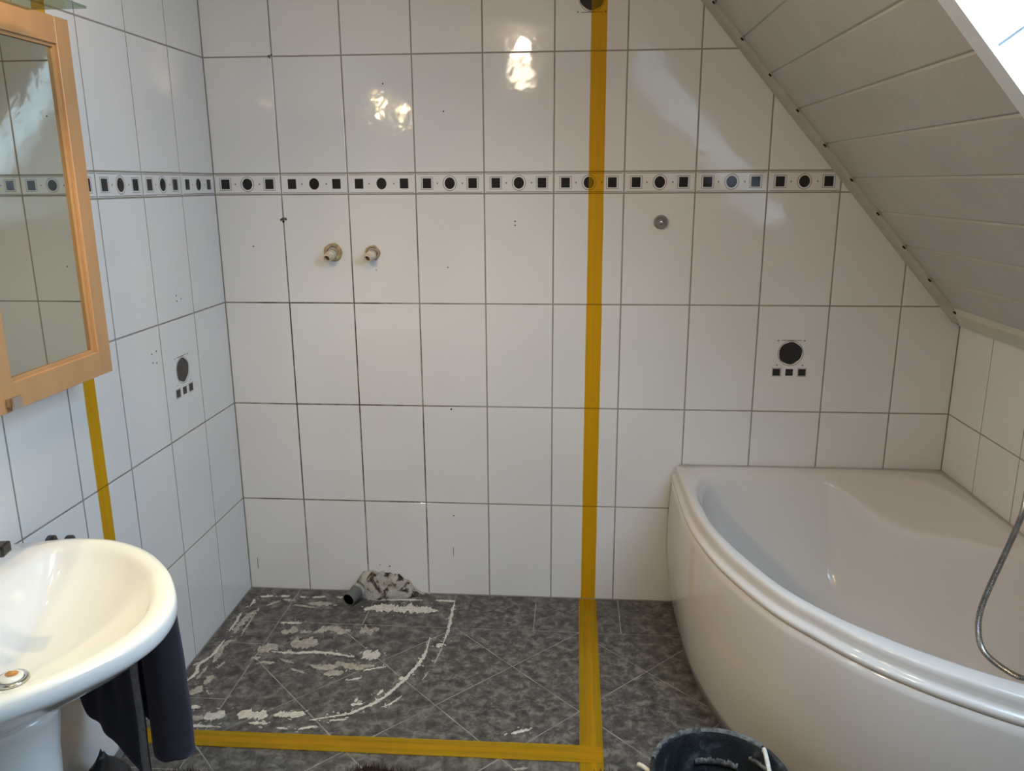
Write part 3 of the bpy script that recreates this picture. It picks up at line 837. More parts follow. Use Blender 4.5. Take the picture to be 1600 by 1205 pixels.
# towel rack with two swivel arms turned towards the basin, and the towel on it
rack = thing('towel_rack', (0.0, -1.13, 0.72), 'small two-armed towel rack on the tiles behind the washbasin', 'towel rack')
TD = Vector((0.8466, -0.5322, 0)); TN = Vector((-0.5322, -0.8466, 0)); TP = Vector((0.05, -1.16, 0))   # along the arms / towards the viewer
def tpos(s, o_, z): return TP + TD * s + TN * o_ + Vector((0, 0, z))
for yy, zz, of in ((-1.168, 0.752, 0.016), (-1.098, 0.720, -0.016)):
    bm = bmesh.new(); tube(bm, [(0.0008, yy, zz), (0.012, yy, zz), (0.016, yy, zz)], [0.019, 0.019, 0.013], 20)
    under(bmobj('wall_rosette', bm, M_DARKCHROME, smooth=False), rack)
    bm = bmesh.new(); tube(bm, [(0.016, yy, zz), (0.028, yy, zz - 0.02), tpos(0.0, of, 0.672), tpos(0.15, of, 0.670), tpos(0.44, of, 0.670)], 0.005, 12)
    under(bmobj('arm', bm, M_DARKCHROME, smooth=True), rack)
towel = thing('towel', (0.25, -1.28, 0.24), 'dark violet towel hanging in folds beside the washbasin', 'towel')
# sections: (s along the arm, offset towards the viewer, bottom z)
sec = [(-0.02, 0.024, .330), (0.04, 0.034, .285), (0.10, 0.030, .278), (0.15, 0.040, .270), (0.20, 0.034, .262), (0.25, 0.042, .250), (0.30, 0.040, .240), (0.335, 0.046, .233), (0.352, 0.040, .240)]
sec2 = [(0.345, 0.022, .300), (0.362, 0.030, .312), (0.385, 0.036, .318), (0.415, 0.034, .316), (0.436, 0.022, .322), (0.443, 0.0, .316), (0.438, -0.022, .32), (0.41, -0.034, .30), (0.30, -0.030, .30), (0.18, -0.034, .31), (0.04, -0.028, .32)]
def sheet(name, sec, mat, rows=26, seed=0, parent=towel, th_=0.006, top=0.682):
    cs = catmull([(a, b, c) for a, b, c in sec], 5)
    bm = bmesh.new(); g = []
    for k in range(rows + 1):
        t = k / rows; row = []
        for p in cs:
            z = top + (p.z - top) * t
            o_ = p.y * (0.8 + 0.2 * min(1, t * 3)) + 0.006 * t * fnoise(p.x * 18 + seed, t * 2.5)
            s_ = p.x + 0.006 * t * fnoise(p.x * 9 + 5 + seed, t * 3)
            row.append(bm.verts.new(tpos(s_, o_, z)))
        g.append(row)
    for a, b in zip(g, g[1:]):
        for k in range(len(a) - 1): bm.faces.new((a[k], a[k + 1], b[k + 1], b[k]))
    o = under(bmobj(name, bm, mat, smooth=True), parent)
    m = o.modifiers.new('thickness', 'SOLIDIFY'); m.thickness = th_; m.offset = 0
    return o
sheet('front_sheet', sec, M_TOWEL, seed=1)
sheet('rear_fold', sec2, M_TOWEL, seed=4)
bm = bmesh.new(); g = []
for k in range(23):                                  # the towel laid over both arms
    s_ = -0.005 + 0.436 * k / 22
    g.append([bm.verts.new(tpos(s_, -0.026 + 0.058 * q / 8, 0.683 + 0.010 * math.sin(math.pi * q / 8))) for q in range(9)])
for c, d in zip(g, g[1:]):
    for k in range(8): bm.faces.new((c[k], c[k + 1], d[k + 1], d[k]))
o = under(bmobj('top_fold', bm, M_TOWEL, smooth=True), towel)
m_ = o.modifiers.new('thickness', 'SOLIDIFY'); m_.thickness = 0.005; m_.offset = 0
tag(sheet('hem', [(0.338, 0.0515, .236), (0.348, 0.050, .226), (0.358, 0.044, .222)], M_HEM, seed=1, th_=0.003, top=0.675), 'light grey hem')

# ------------------------------------------------------------------ mirror cabinet
XF = 0.140
cab = thing('mirror_cabinet', (0.0, -1.66, 1.17), 'beech wood mirror cabinet with framed mirror doors on the left wall', 'cabinet')
Y0, Y1, Z0, Z1 = -1.020, -2.295, 1.170, 2.012
bm = bmesh.new(); add_box(bm, 0.001, XF - 0.021, Y1 + 0.004, Y0 - 0.004, Z0 + 0.004, Z1 - 0.004, 0.001)
under(bmobj('body', bm, M_WOOD), cab)
DW = 0.425
for k in range(3):
    ya = Y0 - DW * k - 0.0008; yb = Y0 - DW * (k + 1) + 0.0008
    dr = bpy.data.objects.new('door', None); link(dr, cab); dr.location = Vector((XF, ya, Z0)) - cab.location
    dr_world = Vector((XF, ya, Z0))
    def du(o): 
        o.parent = dr; o.matrix_parent_inverse = Matrix.Translation(-dr_world); return o
    sw, rw = 0.052, 0.060
    bev = 0.0012
    for (a, b) in ((ya - sw, ya), (yb, yb + sw)):
        bm = bmesh.new(); add_box(bm, XF - 0.020, XF, a, b, Z0, Z1, bev); du(bmobj('stile', bm, M_WOOD))
    for (a, b) in ((Z0, Z0 + rw), (Z1 - rw, Z1)):
        bm = bmesh.new(); add_box(bm, XF - 0.020, XF - 0.0006, yb + sw + 0.0002, ya - sw - 0.0002, a, b, bev); du(bmobj('rail', bm, M_WOOD))
    # thin inner bead, then the mirror set back
    zb, zt, yl, yr_ = Z0 + rw, Z1 - rw, yb + sw, ya - sw
    for q in ((yl, yl + 0.007, zb, zt), (yr_ - 0.007, yr_, zb, zt), (yl + 0.007, yr_ - 0.007, zb, zb + 0.007), (yl + 0.007, yr_ - 0.007, zt - 0.007, zt)):
        bm = bmesh.new(); add_box(bm, XF - 0.019, XF - 0.008, q[0] + 0.0002, q[1] - 0.0002, q[2] + 0.0002, q[3] - 0.0002); du(bmobj('bead', bm, M_WOOD))
    bm = bmesh.new(); add_box(bm, XF - 0.0188, XF - 0.0145, yl + 0.0075, yr_ - 0.0075, zb + 0.0075, zt - 0.0075); du(bmobj('mirror', bm, M_MIRROR))
    bm = bmesh.new()
    hy = yb + 0.030 if k != 1 else yb + 0.030
    b_ = [(-0.008, -0.008), (0.008, -0.008), (0.008, 0.008), (-0.008, 0.008)]; t_ = [(-0.014, -0.014), (0.014, -0.014), (0.014, 0.014), (-0.014, 0.014)]
    rings_mesh(bm, [[(XF + 0.0003, hy + p[0], 1.192 + p[1]) for p in b_], [(XF + 0.010, hy + p[0], 1.192 + p[1]) for p in b_], [(XF + 0.018, hy + p[0], 1.192 + p[1]) for p in t_], [(XF + 0.022, hy + p[0] * .95, 1.192 + p[1] * .95) for p in t_]], True, True)
    tag(du(bmobj('knob', bm, M_CHROME)), 'square metal knob')

# lamps reaching out over the cabinet
def mirror_lamp(yy, label):
    lp = thing('mirror_lamp', (0.10, yy, 2.013), label, 'lamp', 'lamps on the mirror cabinet')
    bm = bmesh.new(); add_box(bm, 0.05, 0.115, yy - 0.035, yy + 0.035, 2.009, 2.028, 0.004, 2); under(bmobj('base', bm, M_CHROME), lp)
    bm = bmesh.new(); tube(bm, catmull([(0.085, yy, 2.028), (0.09, yy, 2.085), (0.14, yy, 2.125), (0.22, yy, 2.125), (0.275, yy, 2.105)], 6), 0.006, 12); under(bmobj('arm', bm, M_CHROME, smooth=True), lp)
    bm = bmesh.new(); tube(bm, [(0.292, yy, 2.112), (0.292, yy, 2.085), (0.292, yy, 2.076)], [0.016, 0.018, 0.012], 20); under(bmobj('socket', bm, M_CHROME), lp)
    bm = bmesh.new(); lathe(bm, [(0.004, 0.030), (0.012, 0.024), (0.016, 0.012), (0.013, 0.0), (0.004, -0.006)], 20, (0.292, yy, 2.048)); under(bmobj('bulb', bm, M_BULB, smooth=True), lp)
    bm = bmesh.new(); add_box(bm, 0.195, 0.325, yy - 0.10, yy + 0.165, 1.988, 1.994, 0.002, 2); under(bmobj('glass_shade', bm, M_LAMPGLASS), lp)
    for q in (-0.03, 0.03):
        bm = bmesh.new(); tube(bm, [(0.292 + q, yy, 1.9945), (0.292 + q * 0.6, yy, 2.085)], 0.002, 8); under(bmobj('shade_rod', bm, M_CHROME), lp)
    L = bpy.data.lights.new('lamp_spot', 'SPOT'); L.energy = MIRROR_SPOT_W; L.color = (1.0, 0.80, 0.50); L.spot_size = math.radians(52); L.spot_blend = 0.06; L.shadow_soft_size = 0.004
    lo = bpy.data.objects.new('lamp_spot', L); link(lo, lp); lo.location = (0.195, 0.0, -0.018)
    lo.rotation_euler = Vector((0.36, 0.02, -1.0)).to_track_quat('-Z', 'Y').to_euler()
    L2 = bpy.data.lights.new('wide_wall_spot', 'SPOT'); L2.energy = MIRROR_WIDE_W; L2.color = (1.0, 0.70, 0.42); L2.shadow_soft_size = 0.015; L2.spot_size = math.radians(112); L2.spot_blend = 1.0  # wide spot added under the shade, aimed to brighten the back wall
    lo2 = bpy.data.objects.new('wide_wall_spot', L2); link(lo2, lp); lo2.location = (0.195, 0.0, -0.022)
    lo2.rotation_euler = Vector((0.5, 0.65, -1.05)).to_track_quat('-Z', 'Y').to_euler()
    L3 = bpy.data.lights.new('bulb_light', 'POINT'); L3.energy = 2.2; L3.color = (1.0, 0.72, 0.38); L3.shadow_soft_size = 0.012
    lo3 = bpy.data.objects.new('bulb_light', L3); link(lo3, lp); lo3.location = (0.222, 0.0, 0.045)
    return lp
mirror_lamp(-1.415, 'glass-shaded lamp over the mirror cabinet, nearest the back wall')
mirror_lamp(-1.95, 'glass-shaded lamp over the mirror cabinet, farther from the back wall')
# ceiling lamp behind the picture, mirrored in the tiles
cl = thing('ceiling_lamp', (1.02, -1.74, ZC), 'round opal ceiling lamp mirrored in the glazed tiles', 'lamp')
bm = bmesh.new(); lathe(bm, [(0.055, -0.0005), (0.055, -0.018), (0.03, -0.026)], 28, (1.02, -1.74, ZC), True); under(bmobj('base', bm, M_WHITE, smooth=False), cl)
bm = bmesh.new(); lathe(bm, [(0.028, -0.0265), (0.05, -0.04), (0.062, -0.065), (0.06, -0.09), (0.042, -0.115), (0.012, -0.128)], 28, (1.02, -1.74, ZC), True); under(bmobj('globe', bm, M_GLOBE, smooth=True), cl)
L = bpy.data.lights.new('ceiling_light', 'POINT'); L.energy = CEILING_LAMP_W; L.color = (1.0, 0.80, 0.58); L.shadow_soft_size = 0.06
lo = bpy.data.objects.new('ceiling_light', L); link(lo, cl); lo.location = (0, 0, -0.20)

# ------------------------------------------------------------------ yellow tape
def tape_strip(name, P0, P1, w, nrm, parent, root, seed=0, n=40, wob=0.0008):
    """a thin strip from P0 to P1, width w across, with slightly uneven edges"""
    P0, P1, nrm = Vector(P0), Vector(P1), Vector(nrm)
    t = (P1 - P0).normalized(); s = nrm.cross(t)
    bm = bmesh.new(); rows = []
    for k in range(n + 1):
        p = P0.lerp(P1, k / n)
        e = wob * fnoise(k * 0.31 + seed, 2.0); e2 = wob * fnoise(k * 0.31 + seed, 9.0)
        rows.append([bm.verts.new(p - s * (w / 2 + e)), bm.verts.new(p - s * w * 0.06 + nrm * 0.0002), bm.verts.new(p + nrm * 0.0004), bm.verts.new(p + s * w * 0.06 + nrm * 0.0002), bm.verts.new(p + s * (w / 2 + e2))])
    for a, b in zip(rows, rows[1:]):
        for k in range(4): bm.faces.new((a[k], a[k + 1], b[k + 1], b[k]))
    bmesh.ops.recalc_face_normals(bm, faces=bm.faces[:])
    return under(bmobj(name, bm, M_TAPE_SINGLE if abs(nrm.z) < 0.5 else M_TAPE if abs(s.x) > 0.5 else M_TAPE_ACROSS), root)
tp = thing('masking_tape', (1.402, -0.001, 0.0), 'vertical yellow masking tape down the back wall', 'tape')
tape_strip('strip', (1.4025, -0.0012, 2.41), (1.404, -0.0012, 1.2), 0.0545, (0, -1, 0), None, tp, 1)
tape_strip('strip', (1.404, -0.0012, 1.1998), (1.402, -0.0012, 0.004), 0.057, (0, -1, 0), None, tp, 5)
tp = thing('masking_tape', (1.40, -0.5, 0.0), 'yellow masking tape on the floor running out from the back wall', 'tape')
tape_strip('strip', (1.387, -0.004, 0.0008), (1.386, -1.02, 0.0008), 0.044, (0, 0, 1), None, tp, 11)
tape_strip('strip', (1.414, -0.004, 0.0014), (1.413, -1.00, 0.0014), 0.042, (0, 0, 1), None, tp, 14)
tp = thing('masking_tape', (0.7, -0.925, 0.0), 'yellow masking tape across the floor parallel to the back wall', 'tape')
tape_strip('strip', (0.004, -0.921, 0.0022), (1.430, -0.906, 0.0022), 0.044, (0, 0, 1), None, tp, 21)
tape_strip('strip', (0.004, -0.946, 0.0028), (1.430, -0.936, 0.0028), 0.044, (0, 0, 1), None, tp, 24)
tp = thing('masking_tape', (0.001, -0.912, 0.0), 'vertical yellow masking tape on the left wall behind the cabinet', 'tape')
tape_strip('strip', (0.0012, -0.910, 2.41), (0.0012, -0.918, 0.004), 0.053, (1, 0, 0), None, tp, 31)

# ------------------------------------------------------------------ pipes on the back wall
def pipe_stub(px, pz, tip, label, big):
    st = thing('pipe_stub', (px, 0, pz), label, 'pipe', 'capped water pipes on the back wall')
    d = Vector((tip[0] - px, -0.05, tip[1] - pz))
    p0 = Vector((px, -0.0006, pz)); p1 = p0 + d
    # collar: lumpy mortar ring
    bm = bmesh.new()
    rr = []
    for (r, dd) in ((0.034 if big else 0.028, 0.0), (0.033 if big else 0.027, -0.006), (0.027 if big else 0.0235, -0.012), (0.021, -0.010), (0.0195, -0.002)):
        rr.append([(px + (0.002 if big else 0) + r * (1 + 0.13 * fnoise(k * .7, r * 50)) * math.cos(2 * math.pi * k / 28), -0.0006 + dd * (1 + 0.5 * fnoise(k * .5, 3)), pz + 0.005 + r * (1 + 0.13 * fnoise(k * .7, r * 50)) * math.sin(2 * math.pi * k / 28)) for k in range(28)])
    rings_mesh(bm, rr); under(bmobj('mortar_collar', bm, M_STUBMORTAR, smooth=True), st)
    bm = bmesh.new()
    ax = d.normalized()
    tube(bm, [p0, p0 + ax * 0.012, p0 + ax * 0.022, p0 + ax * 0.024, p0 + ax * 0.026, p0 + ax * 0.029, p0 + ax * 0.031], [0.019, 0.019, 0.0188, 0.0175, 0.0188, 0.0186, 0.016], 24)
    under(bmobj('thread', bm, M_STUB, smooth=True), st)
    bm = bmesh.new()
    q = p0 + ax * 0.0312; e = p0 + ax * 0.056
    axis_rings(bm, q, ax, [(0.0, 0.0150), (0.0248, 0.0143), (0.0252, 0.0135), (0.0252, 0.0112), (0.022, 0.0102), (0.009, 0.0098)], 24, False, True)
    nz = under(bmobj('nozzle', bm, M_STUB, smooth=False), st)
    bm = bmesh.new(); axis_rings(bm, q, ax, [(0.0125, 0.0096), (0.0126, 0.001)], 20, False, True); under(bmobj('bore', bm, M_RUST), st)
    return st
pipe_stub(0.431, 1.386, (0.424, 1.372), 'cream plastic pipe stub in a broken mortar ring, left of the two', True)
pipe_stub(0.582, 1.384, (0.574, 1.371), 'cream plastic pipe stub, right of the two on the back wall', False)

# grey hook base
hk = thing('wall_hook', (1.635, 0, 1.499), 'small round grey hook base screwed to the back wall', 'hook')
def lathe_y(bm, prof, n, px, pz):
    rings_mesh(bm, [[(px + r * math.cos(2 * math.pi * k / n), -0.0006 - d, pz + r * math.sin(2 * math.pi * k / n)) for k in range(n)] for r, d in prof], False, True)
bm = bmesh.new(); lathe_y(bm, [(0.0245, 0), (0.0245, 0.008), (0.023, 0.011), (0.019, 0.012), (0.0175, 0.008), (0.010, 0.0065)], 32, 1.635, 1.499); under(bmobj('cup', bm, M_GREYKNOB, smooth=False), hk)
bm = bmesh.new(); lathe_y(bm, [(0.0085, 0.0066), (0.0085, 0.010), (0.005, 0.0125), (0.001, 0.013)], 20, 1.639, 1.498); under(bmobj('screw', bm, M_CHROME, smooth=True), hk)

# drain pipe and mortar at the floor
dp = thing('drain_pipe', (0.46, -0.08, 0.0), 'grey plastic drain pipe sticking out of the wall just above the floor', 'pipe')
pA, pB = Vector((0.449, -0.125, 0.0285)), Vector((0.483, -0.022, 0.036))
ax = (pB - pA).normalized()
bm = bmesh.new()
axis_rings(bm, pA, ax, [(0.06, 0.0228), (0.002, 0.0228), (0.0, 0.0232), (0.0, 0.0258), (0.002, 0.0268), ((pB - pA).length, 0.0268)], 32)
under(bmobj('pipe', bm, M_PVC, smooth=False), dp)
bm = bmesh.new(); axis_rings(bm, pA, ax, [(0.002, 0.0226), (0.055, 0.0212), (0.0551, 0.001)], 28, False, True); under(bmobj('bore', bm, M_PVCIN), dp)
bm = bmesh.new(); tube(bm, [pA + ax * 0.062, pA + ax * 0.063, pA + ax * 0.074, pA + ax * 0.076], [0.027, 0.0315, 0.0315, 0.029], 32, caps=False); under(bmobj('socket_ring', bm, M_SMEAR2), dp)

ml = thing('mortar_lump', (0.58, -0.03, 0.0), 'lump of cracked dirty mortar packed round the drain pipe', 'mortar')
xsn = [0.440, 0.455, 0.480, 0.515, 0.55, 0.585, 0.615, 0.645, 0.675, 0.70, 0.72, 0.76]
hs = [0.004, 0.050, 0.088, 0.096, 0.096, 0.088, 0.083, 0.068, 0.055, 0.020, 0.006, 0.002]
ds = [0.004, 0.035, 0.055, 0.065, 0.068, 0.066, 0.062, 0.055, 0.045, 0.035, 0.020, 0.006]
bm = bmesh.new(); g = []
NX, NA = 110, 26
for i in range(NX + 1):
    xx = 0.440 + 0.32 * i / NX
    h = float(np.interp(xx, xsn, hs)); dd = float(np.interp(xx, xsn, ds)); row = []
    for j in range(NA + 1):
        a = math.pi / 2 * j / NA
        rough = min(1.0, max(0.05, (xx - 0.50) / 0.05))
        w = 1 + rough * (0.16 * fnoise(xx * 34, a * 2.2) + 0.05 * fnoise(xx * 90, a * 6))
        crater = 0.0
        for cx_, ca, cr in ((0.585, 0.65, 0.02), (0.612, 0.85, 0.014), (0.535, 0.3, 0.012), (0.655, 0.9, 0.01)):
            q = math.hypot((xx - cx_), (a - ca) * 0.07) / cr
            crater += 0.22 * math.exp(-q * q)
        w *= 1 - crater
        row.append(bm.verts.new((xx, -0.0008 - dd * math.sin(a) * w, 0.0008 + h * math.cos(a) * w)))
    g.append(row)
for a, b in zip(g, g[1:]):
    for k in range(NA): bm.faces.new((a[k], a[k + 1], b[k + 1], b[k]))
under(bmobj('lump', bm, M_MORTAR, smooth=True), ml)
# dark broken edge crumbs on its crest
for k in range(16):
    xx = 0.515 + 0.012 * k + 0.004 * fnoise(k * 1.7, 0); h = float(np.interp(xx, xsn, hs)) * (0.93 if k % 3 else 0.75)
    dd = 0.012 if k % 3 else 0.045
    bm = bmesh.new(); bmesh.ops.create_icosphere(bm, subdivisions=1, radius=0.006 + 0.002 * fnoise(k, 7))
    for v in bm.verts: v.co *= 1 + 0.5 * fnoise(v.co.x * 200 + k, v.co.y * 200, v.co.z * 200)
    bmesh.ops.translate(bm, verts=bm.verts[:], vec=(xx, -0.004 - dd, h))
    under(bmobj('crumb', bm, M_RUST if k % 2 else M_MORTAR), ml)

# ------------------------------------------------------------------ sealant left on the floor
SMEARS = [
    (1, 0.0075, [(0.054, -0.153), (0.05, -0.093)]),
    (1, 0.0106, [(0.047, -0.339), (0.046, -0.272), (0.04, -0.202)]),
    (1, 0.0119, [(0.056, -0.395), (0.053, -0.496), (0.032, -0.556), (0.045, -0.611), (0.026, -0.675)]),
    (0, 0.0246, [(0.096, -0.165), (0.074, -0.249), (0.072, -0.351)]),
    (0, 0.0077, [(0.096, -0.208), (0.103, -0.355)]),
    (0, 0.0192, [(0.098, -0.394), (0.07, -0.421), (0.077, -0.541)]),
    (0, 0.0103, [(0.067, -0.565), (0.063, -0.642)]),
    (0, 0.0105, [(0.115, -0.533), (0.107, -0.571)]),
    (0, 0.0243, [(0.111, -0.617), (0.101, -0.667)]),
    (0, 0.0291, [(0.099, -0.674), (0.082, -0.725)]),
    (1, 0.0145, [(0.064, -0.072), (0.119, -0.065)]),
    (1, 0.0133, [(0.149, -0.063), (0.184, -0.061)]),
    (1, 0.0105, [(0.228, -0.062), (0.255, -0.067)]),
    (1, 0.0137, [(0.28, -0.064), (0.333, -0.055)]),
    (0, 0.0293, [(0.281, -0.114), (0.377, -0.11)]),
    (0, 0.0122, [(0.227, -0.126), (0.317, -0.143)]),
    (0, 0.0135, [(0.115, -0.143), (0.162, -0.098)]),
    (1, 0.0123, [(0.383, -0.058), (0.414, -0.053)]),
    (0, 0.0148, [(0.168, -0.091), (0.223, -0.093)]),
    (1, 0.0522, [(0.516, -0.141), (0.603, -0.125), (0.68, -0.13), (0.756, -0.132), (0.81, -0.136)]),
    (1, 0.0141, [(0.511, -0.065), (0.735, -0.056)]),
    (1, 0.014, [(0.788, -0.056), (0.869, -0.056)]),
    (1, 0.01, [(0.868, -0.058), (0.869, -0.153), (0.873, -0.277), (0.869, -0.367)]),
    (0, 0.0064, [(0.869, -0.386), (0.857, -0.499)]),
    (1, 0.022, [(0.845, -0.387), (0.869, -0.367)]),
    (0, 0.0405, [(0.246, -0.33), (0.307, -0.315)]),
    (0, 0.0191, [(0.318, -0.328), (0.361, -0.319)]),
    (0, 0.0344, [(0.369, -0.324), (0.422, -0.287), (0.471, -0.307), (0.506, -0.299)]),
    (0, 0.0452, [(0.542, -0.312), (0.609, -0.279)]),
    (0, 0.0573, [(0.308, -0.403), (0.355, -0.396), (0.412, -0.401)]),
    (0, 0.0454, [(0.207, -0.461), (0.237, -0.441), (0.263, -0.414)]),
    (0, 0.019, [(0.2, -0.504), (0.233, -0.498)]),
    (0, 0.0152, [(0.239, -0.528), (0.294, -0.526)]),
    (1, 0.0138, [(0.258, -0.458), (0.35, -0.461), (0.444, -0.451), (0.567, -0.473)]),
    (1, 0.0459, [(0.592, -0.437), (0.624, -0.454), (0.654, -0.467)]),
    (0, 0.0106, [(0.304, -0.5), (0.358, -0.524)]),
    (0, 0.0088, [(0.362, -0.556), (0.419, -0.581)]),
    (0, 0.0293, [(0.42, -0.529), (0.485, -0.542), (0.533, -0.521), (0.59, -0.535), (0.65, -0.519)]),
    (0, 0.0273, [(0.487, -0.581), (0.553, -0.567)]),
    (1, 0.0082, [(0.618, -0.552), (0.691, -0.522)]),
    (1, 0.0085, [(0.578, -0.611), (0.624, -0.593)]),
    (1, 0.0131, [(0.222, -0.264), (0.303, -0.262)]),
    (1, 0.0401, [(0.279, -0.814), (0.328, -0.81), (0.379, -0.813)]),
    (1, 0.0269, [(0.396, -0.81), (0.448, -0.802), (0.497, -0.799)]),
    (1, 0.0121, [(0.33, -0.85), (0.392, -0.849)]),
    (1, 0.0335, [(0.18, -0.839), (0.21, -0.823), (0.242, -0.819)]),
    (0, 0.0247, [(0.124, -0.843), (0.18, -0.839)]),
    (1, 0.0144, [(0.094, -0.795), (0.142, -0.782)]),
    (1, 0.01, [(0.14, -0.876), (0.24, -0.876)]),
    (1, 0.0069, [(0.426, -0.868), (0.463, -0.87)]),
    (1, 0.0085, [(0.496, -0.871), (0.549, -0.85)]),
    (1, 0.0116, [(0.517, -0.825), (0.594, -0.798), (0.643, -0.776), (0.708, -0.717), (0.744, -0.654), (0.774, -0.585), (0.807, -0.482), (0.814, -0.408), (0.813, -0.327)]),
    (1, 0.0062, [(0.728, -0.747), (0.756, -0.723), (0.783, -0.682)]),
    (1, 0.0135, [(0.626, -0.739), (0.665, -0.732)]),
    (1, 0.0066, [(0.636, -0.727), (0.639, -0.704)]),
    (1, 0.0113, [(0.701, -0.687), (0.712, -0.653)]),
    (1, 0.0234, [(0.752, -0.59), (0.784, -0.587)]),
    (0, 0.0049, [(0.834, -0.589), (0.845, -0.545)]),
    (1, 0.0074, [(0.634, -0.812), (0.582, -0.821)]),
    (1, 0.0035, [(0.132, -0.706), (0.146, -0.722)]),
    (1, 0.012, [(1.155, -0.845), (1.19, -0.83), (1.215, -0.82)]),
    (0, 0.008, [(1.175, -1.0), (1.215, -0.99)]),
]

def resample(pts, step):
    P = catmull([(a, b, 0) for a, b in pts], 12) if len(pts) > 2 else [Vector((a, b, 0)) for a, b in pts]
    acc = [0.0]
    for a, b in zip(P, P[1:]): acc.append(acc[-1] + (b - a).length)
    n = max(6, int(acc[-1] / step)); d = np.linspace(0, acc[-1], n + 1)
    X = np.array([tuple(p) for p in P])
    return [Vector((float(np.interp(t, acc, X[:, 0])), float(np.interp(t, acc, X[:, 1])), 0)) for t in d]
for si_, (tone, w, pts) in enumerate(SMEARS):
    P = resample(pts, 0.0035)
    n = len(P) - 1
    bm = bmesh.new(); rows = []
    for k, p in enumerate(P):
        t = (P[min(k + 1, n)] - P[max(k - 1, 0)]).normalized(); s = Vector((-t.y, t.x, 0))
        e = min(1.0, 0.25 + 4.0 * min(k, n - k) / n)
        a = (w / 2) * e * (1 + 0.9 * fnoise(p.x * 70, p.y * 70, si_) + 0.7 * fnoise(p.x * 210, p.y * 210, si_))
        b = (w / 2) * e * (1 + 0.9 * fnoise(p.x * 70, p.y * 70, si_ + 50.5) + 0.7 * fnoise(p.x * 210, p.y * 210, si_ + 50.5))
        a, b = max(a, 0.0006), max(b, 0.0006)
        hgt = 0.0012 + 0.0012 * abs(fnoise(p.x * 120, p.y * 120, si_))
        if p.x - a < 0.004: p = Vector((0.004 + a, p.y, 0))
        rows.append([bm.verts.new(p - s * a + Vector((0, 0, .0002))), bm.verts.new(p - s * a * .5 + Vector((0, 0, hgt))), bm.verts.new(p + s * b * .5 + Vector((0, 0, hgt * .8))), bm.verts.new(p + s * b + Vector((0, 0, .0002)))])
    for a, b in zip(rows, rows[1:]):
        for k in range(3): bm.faces.new((a[k], b[k], b[k + 1], a[k + 1]))
    rq = random.Random(si_ * 13 + 1)
    for q in range(int(2 + n * 0.35)):           # loose flakes round the smear
        c = P[rq.randrange(n + 1)] + Vector((rq.gauss(0, 0.6), rq.gauss(0, 0.6), 0)) * (w * 0.9 + 0.004)
        r = rq.uniform(0.0008, 0.0032) * (1.5 if rq.random() < 0.15 else 1)
        if c.x < 0.006 or c.y > -0.006: continue
        ang = rq.uniform(0, 3.14); st_ = rq.uniform(1, 3)
        ring_ = []
        for k in range(6):
            t_ = k * math.pi / 3; e = r * rq.uniform(0.6, 1.2)
            dx, dy = math.cos(t_) * e * st_, math.sin(t_) * e
            ring_.append(bm.verts.new((c.x + dx * math.cos(ang) - dy * math.sin(ang), c.y + dx * math.sin(ang) + dy * math.cos(ang), 0.0006)))
        bm.faces.new(ring_)
    bmobj('sealant_smear', bm, M_SMEAR if tone else M_SMEAR2, floor, smooth=True)

# ------------------------------------------------------------------ bucket
BKX, BKY = 1.700, -1.265
bk = thing('bucket', (BKX, BKY, 0), 'black rubber builder bucket smeared with mortar beside the bathtub', 'bucket')
bm = bmesh.new(); n = 56
prf = [(0.118, 0.0005), (0.125, 0.01), (0.145, 0.12), (0.160, 0.215), (0.166, 0.222), (0.169, 0.232), (0.167, 0.240), (0.160, 0.241), (0.155, 0.232), (0.150, 0.19), (0.136, 0.10), (0.116, 0.022), (0.06, 0.018)]
rr = []
for i, (r, z) in enumerate(prf):
    rr.append([(BKX + r * (1 + 0.012 * fnoise(k * .33, i * .6)) * math.cos(2 * math.pi * k / n), BKY + r * (1 + 0.012 * fnoise(k * .33, i * .6)) * math.sin(2 * math.pi * k / n), z + (0.003 * fnoise(k * .9, 5) if 3 < i < 9 else 0)) for k in range(n)])
rings_mesh(bm, rr, True, True)
under(bmobj('shell', bm, M_BUCKET, smooth=True), bk)
for k, (a0_, a1_, z0_, z1_, r0_) in enumerate(((100, 165, 0.236, 0.2435, 0.164), (40, 98, 0.2415, 0.243, 0.163), (110, 150, 0.11, 0.128, 0.141), (60, 105, 0.15, 0.165, 0.146), (20, 50, 0.19, 0.20, 0.152))):
    bm = bmesh.new(); rows = []
    for i in range(41):
        a = math.radians(a0_ + (a1_ - a0_) * i / 40); hh = 1 + 0.9 * fnoise(i * .5, k)
        z0q, z1q = z0_, z0_ + (z1_ - z0_) * max(0.1, hh)
        def rad(z): return float(np.interp(z, [0.10, 0.19, 0.232, 0.243], [0.136, 0.150, 0.155, 0.156])) - 0.001
        if z0_ > 0.23: rows.append([bm.verts.new((BKX + q * math.cos(a), BKY + q * math.sin(a), zz)) for q, zz in ((r0_ + 0.005, z0q), (r0_ + 0.003, z1q), (r0_ - 0.004, z1q), (r0_ - 0.008, z0q - 0.004))])
        else: rows.append([bm.verts.new((BKX + q * math.cos(a), BKY + q * math.sin(a), zz)) for q, zz in ((rad(z0q), z0q), (rad(z0q) - 0.004, z0q + 0.002), (rad(z1q) - 0.004, z1q), (rad(z1q), z1q + 0.001))])
    for a, b in zip(rows, rows[1:]):
        for j in range(3): bm.faces.new((a[j], a[j + 1], b[j + 1], b[j]))
    under(bmobj('mortar_residue', bm, M_RESIDUE, smooth=True), bk)
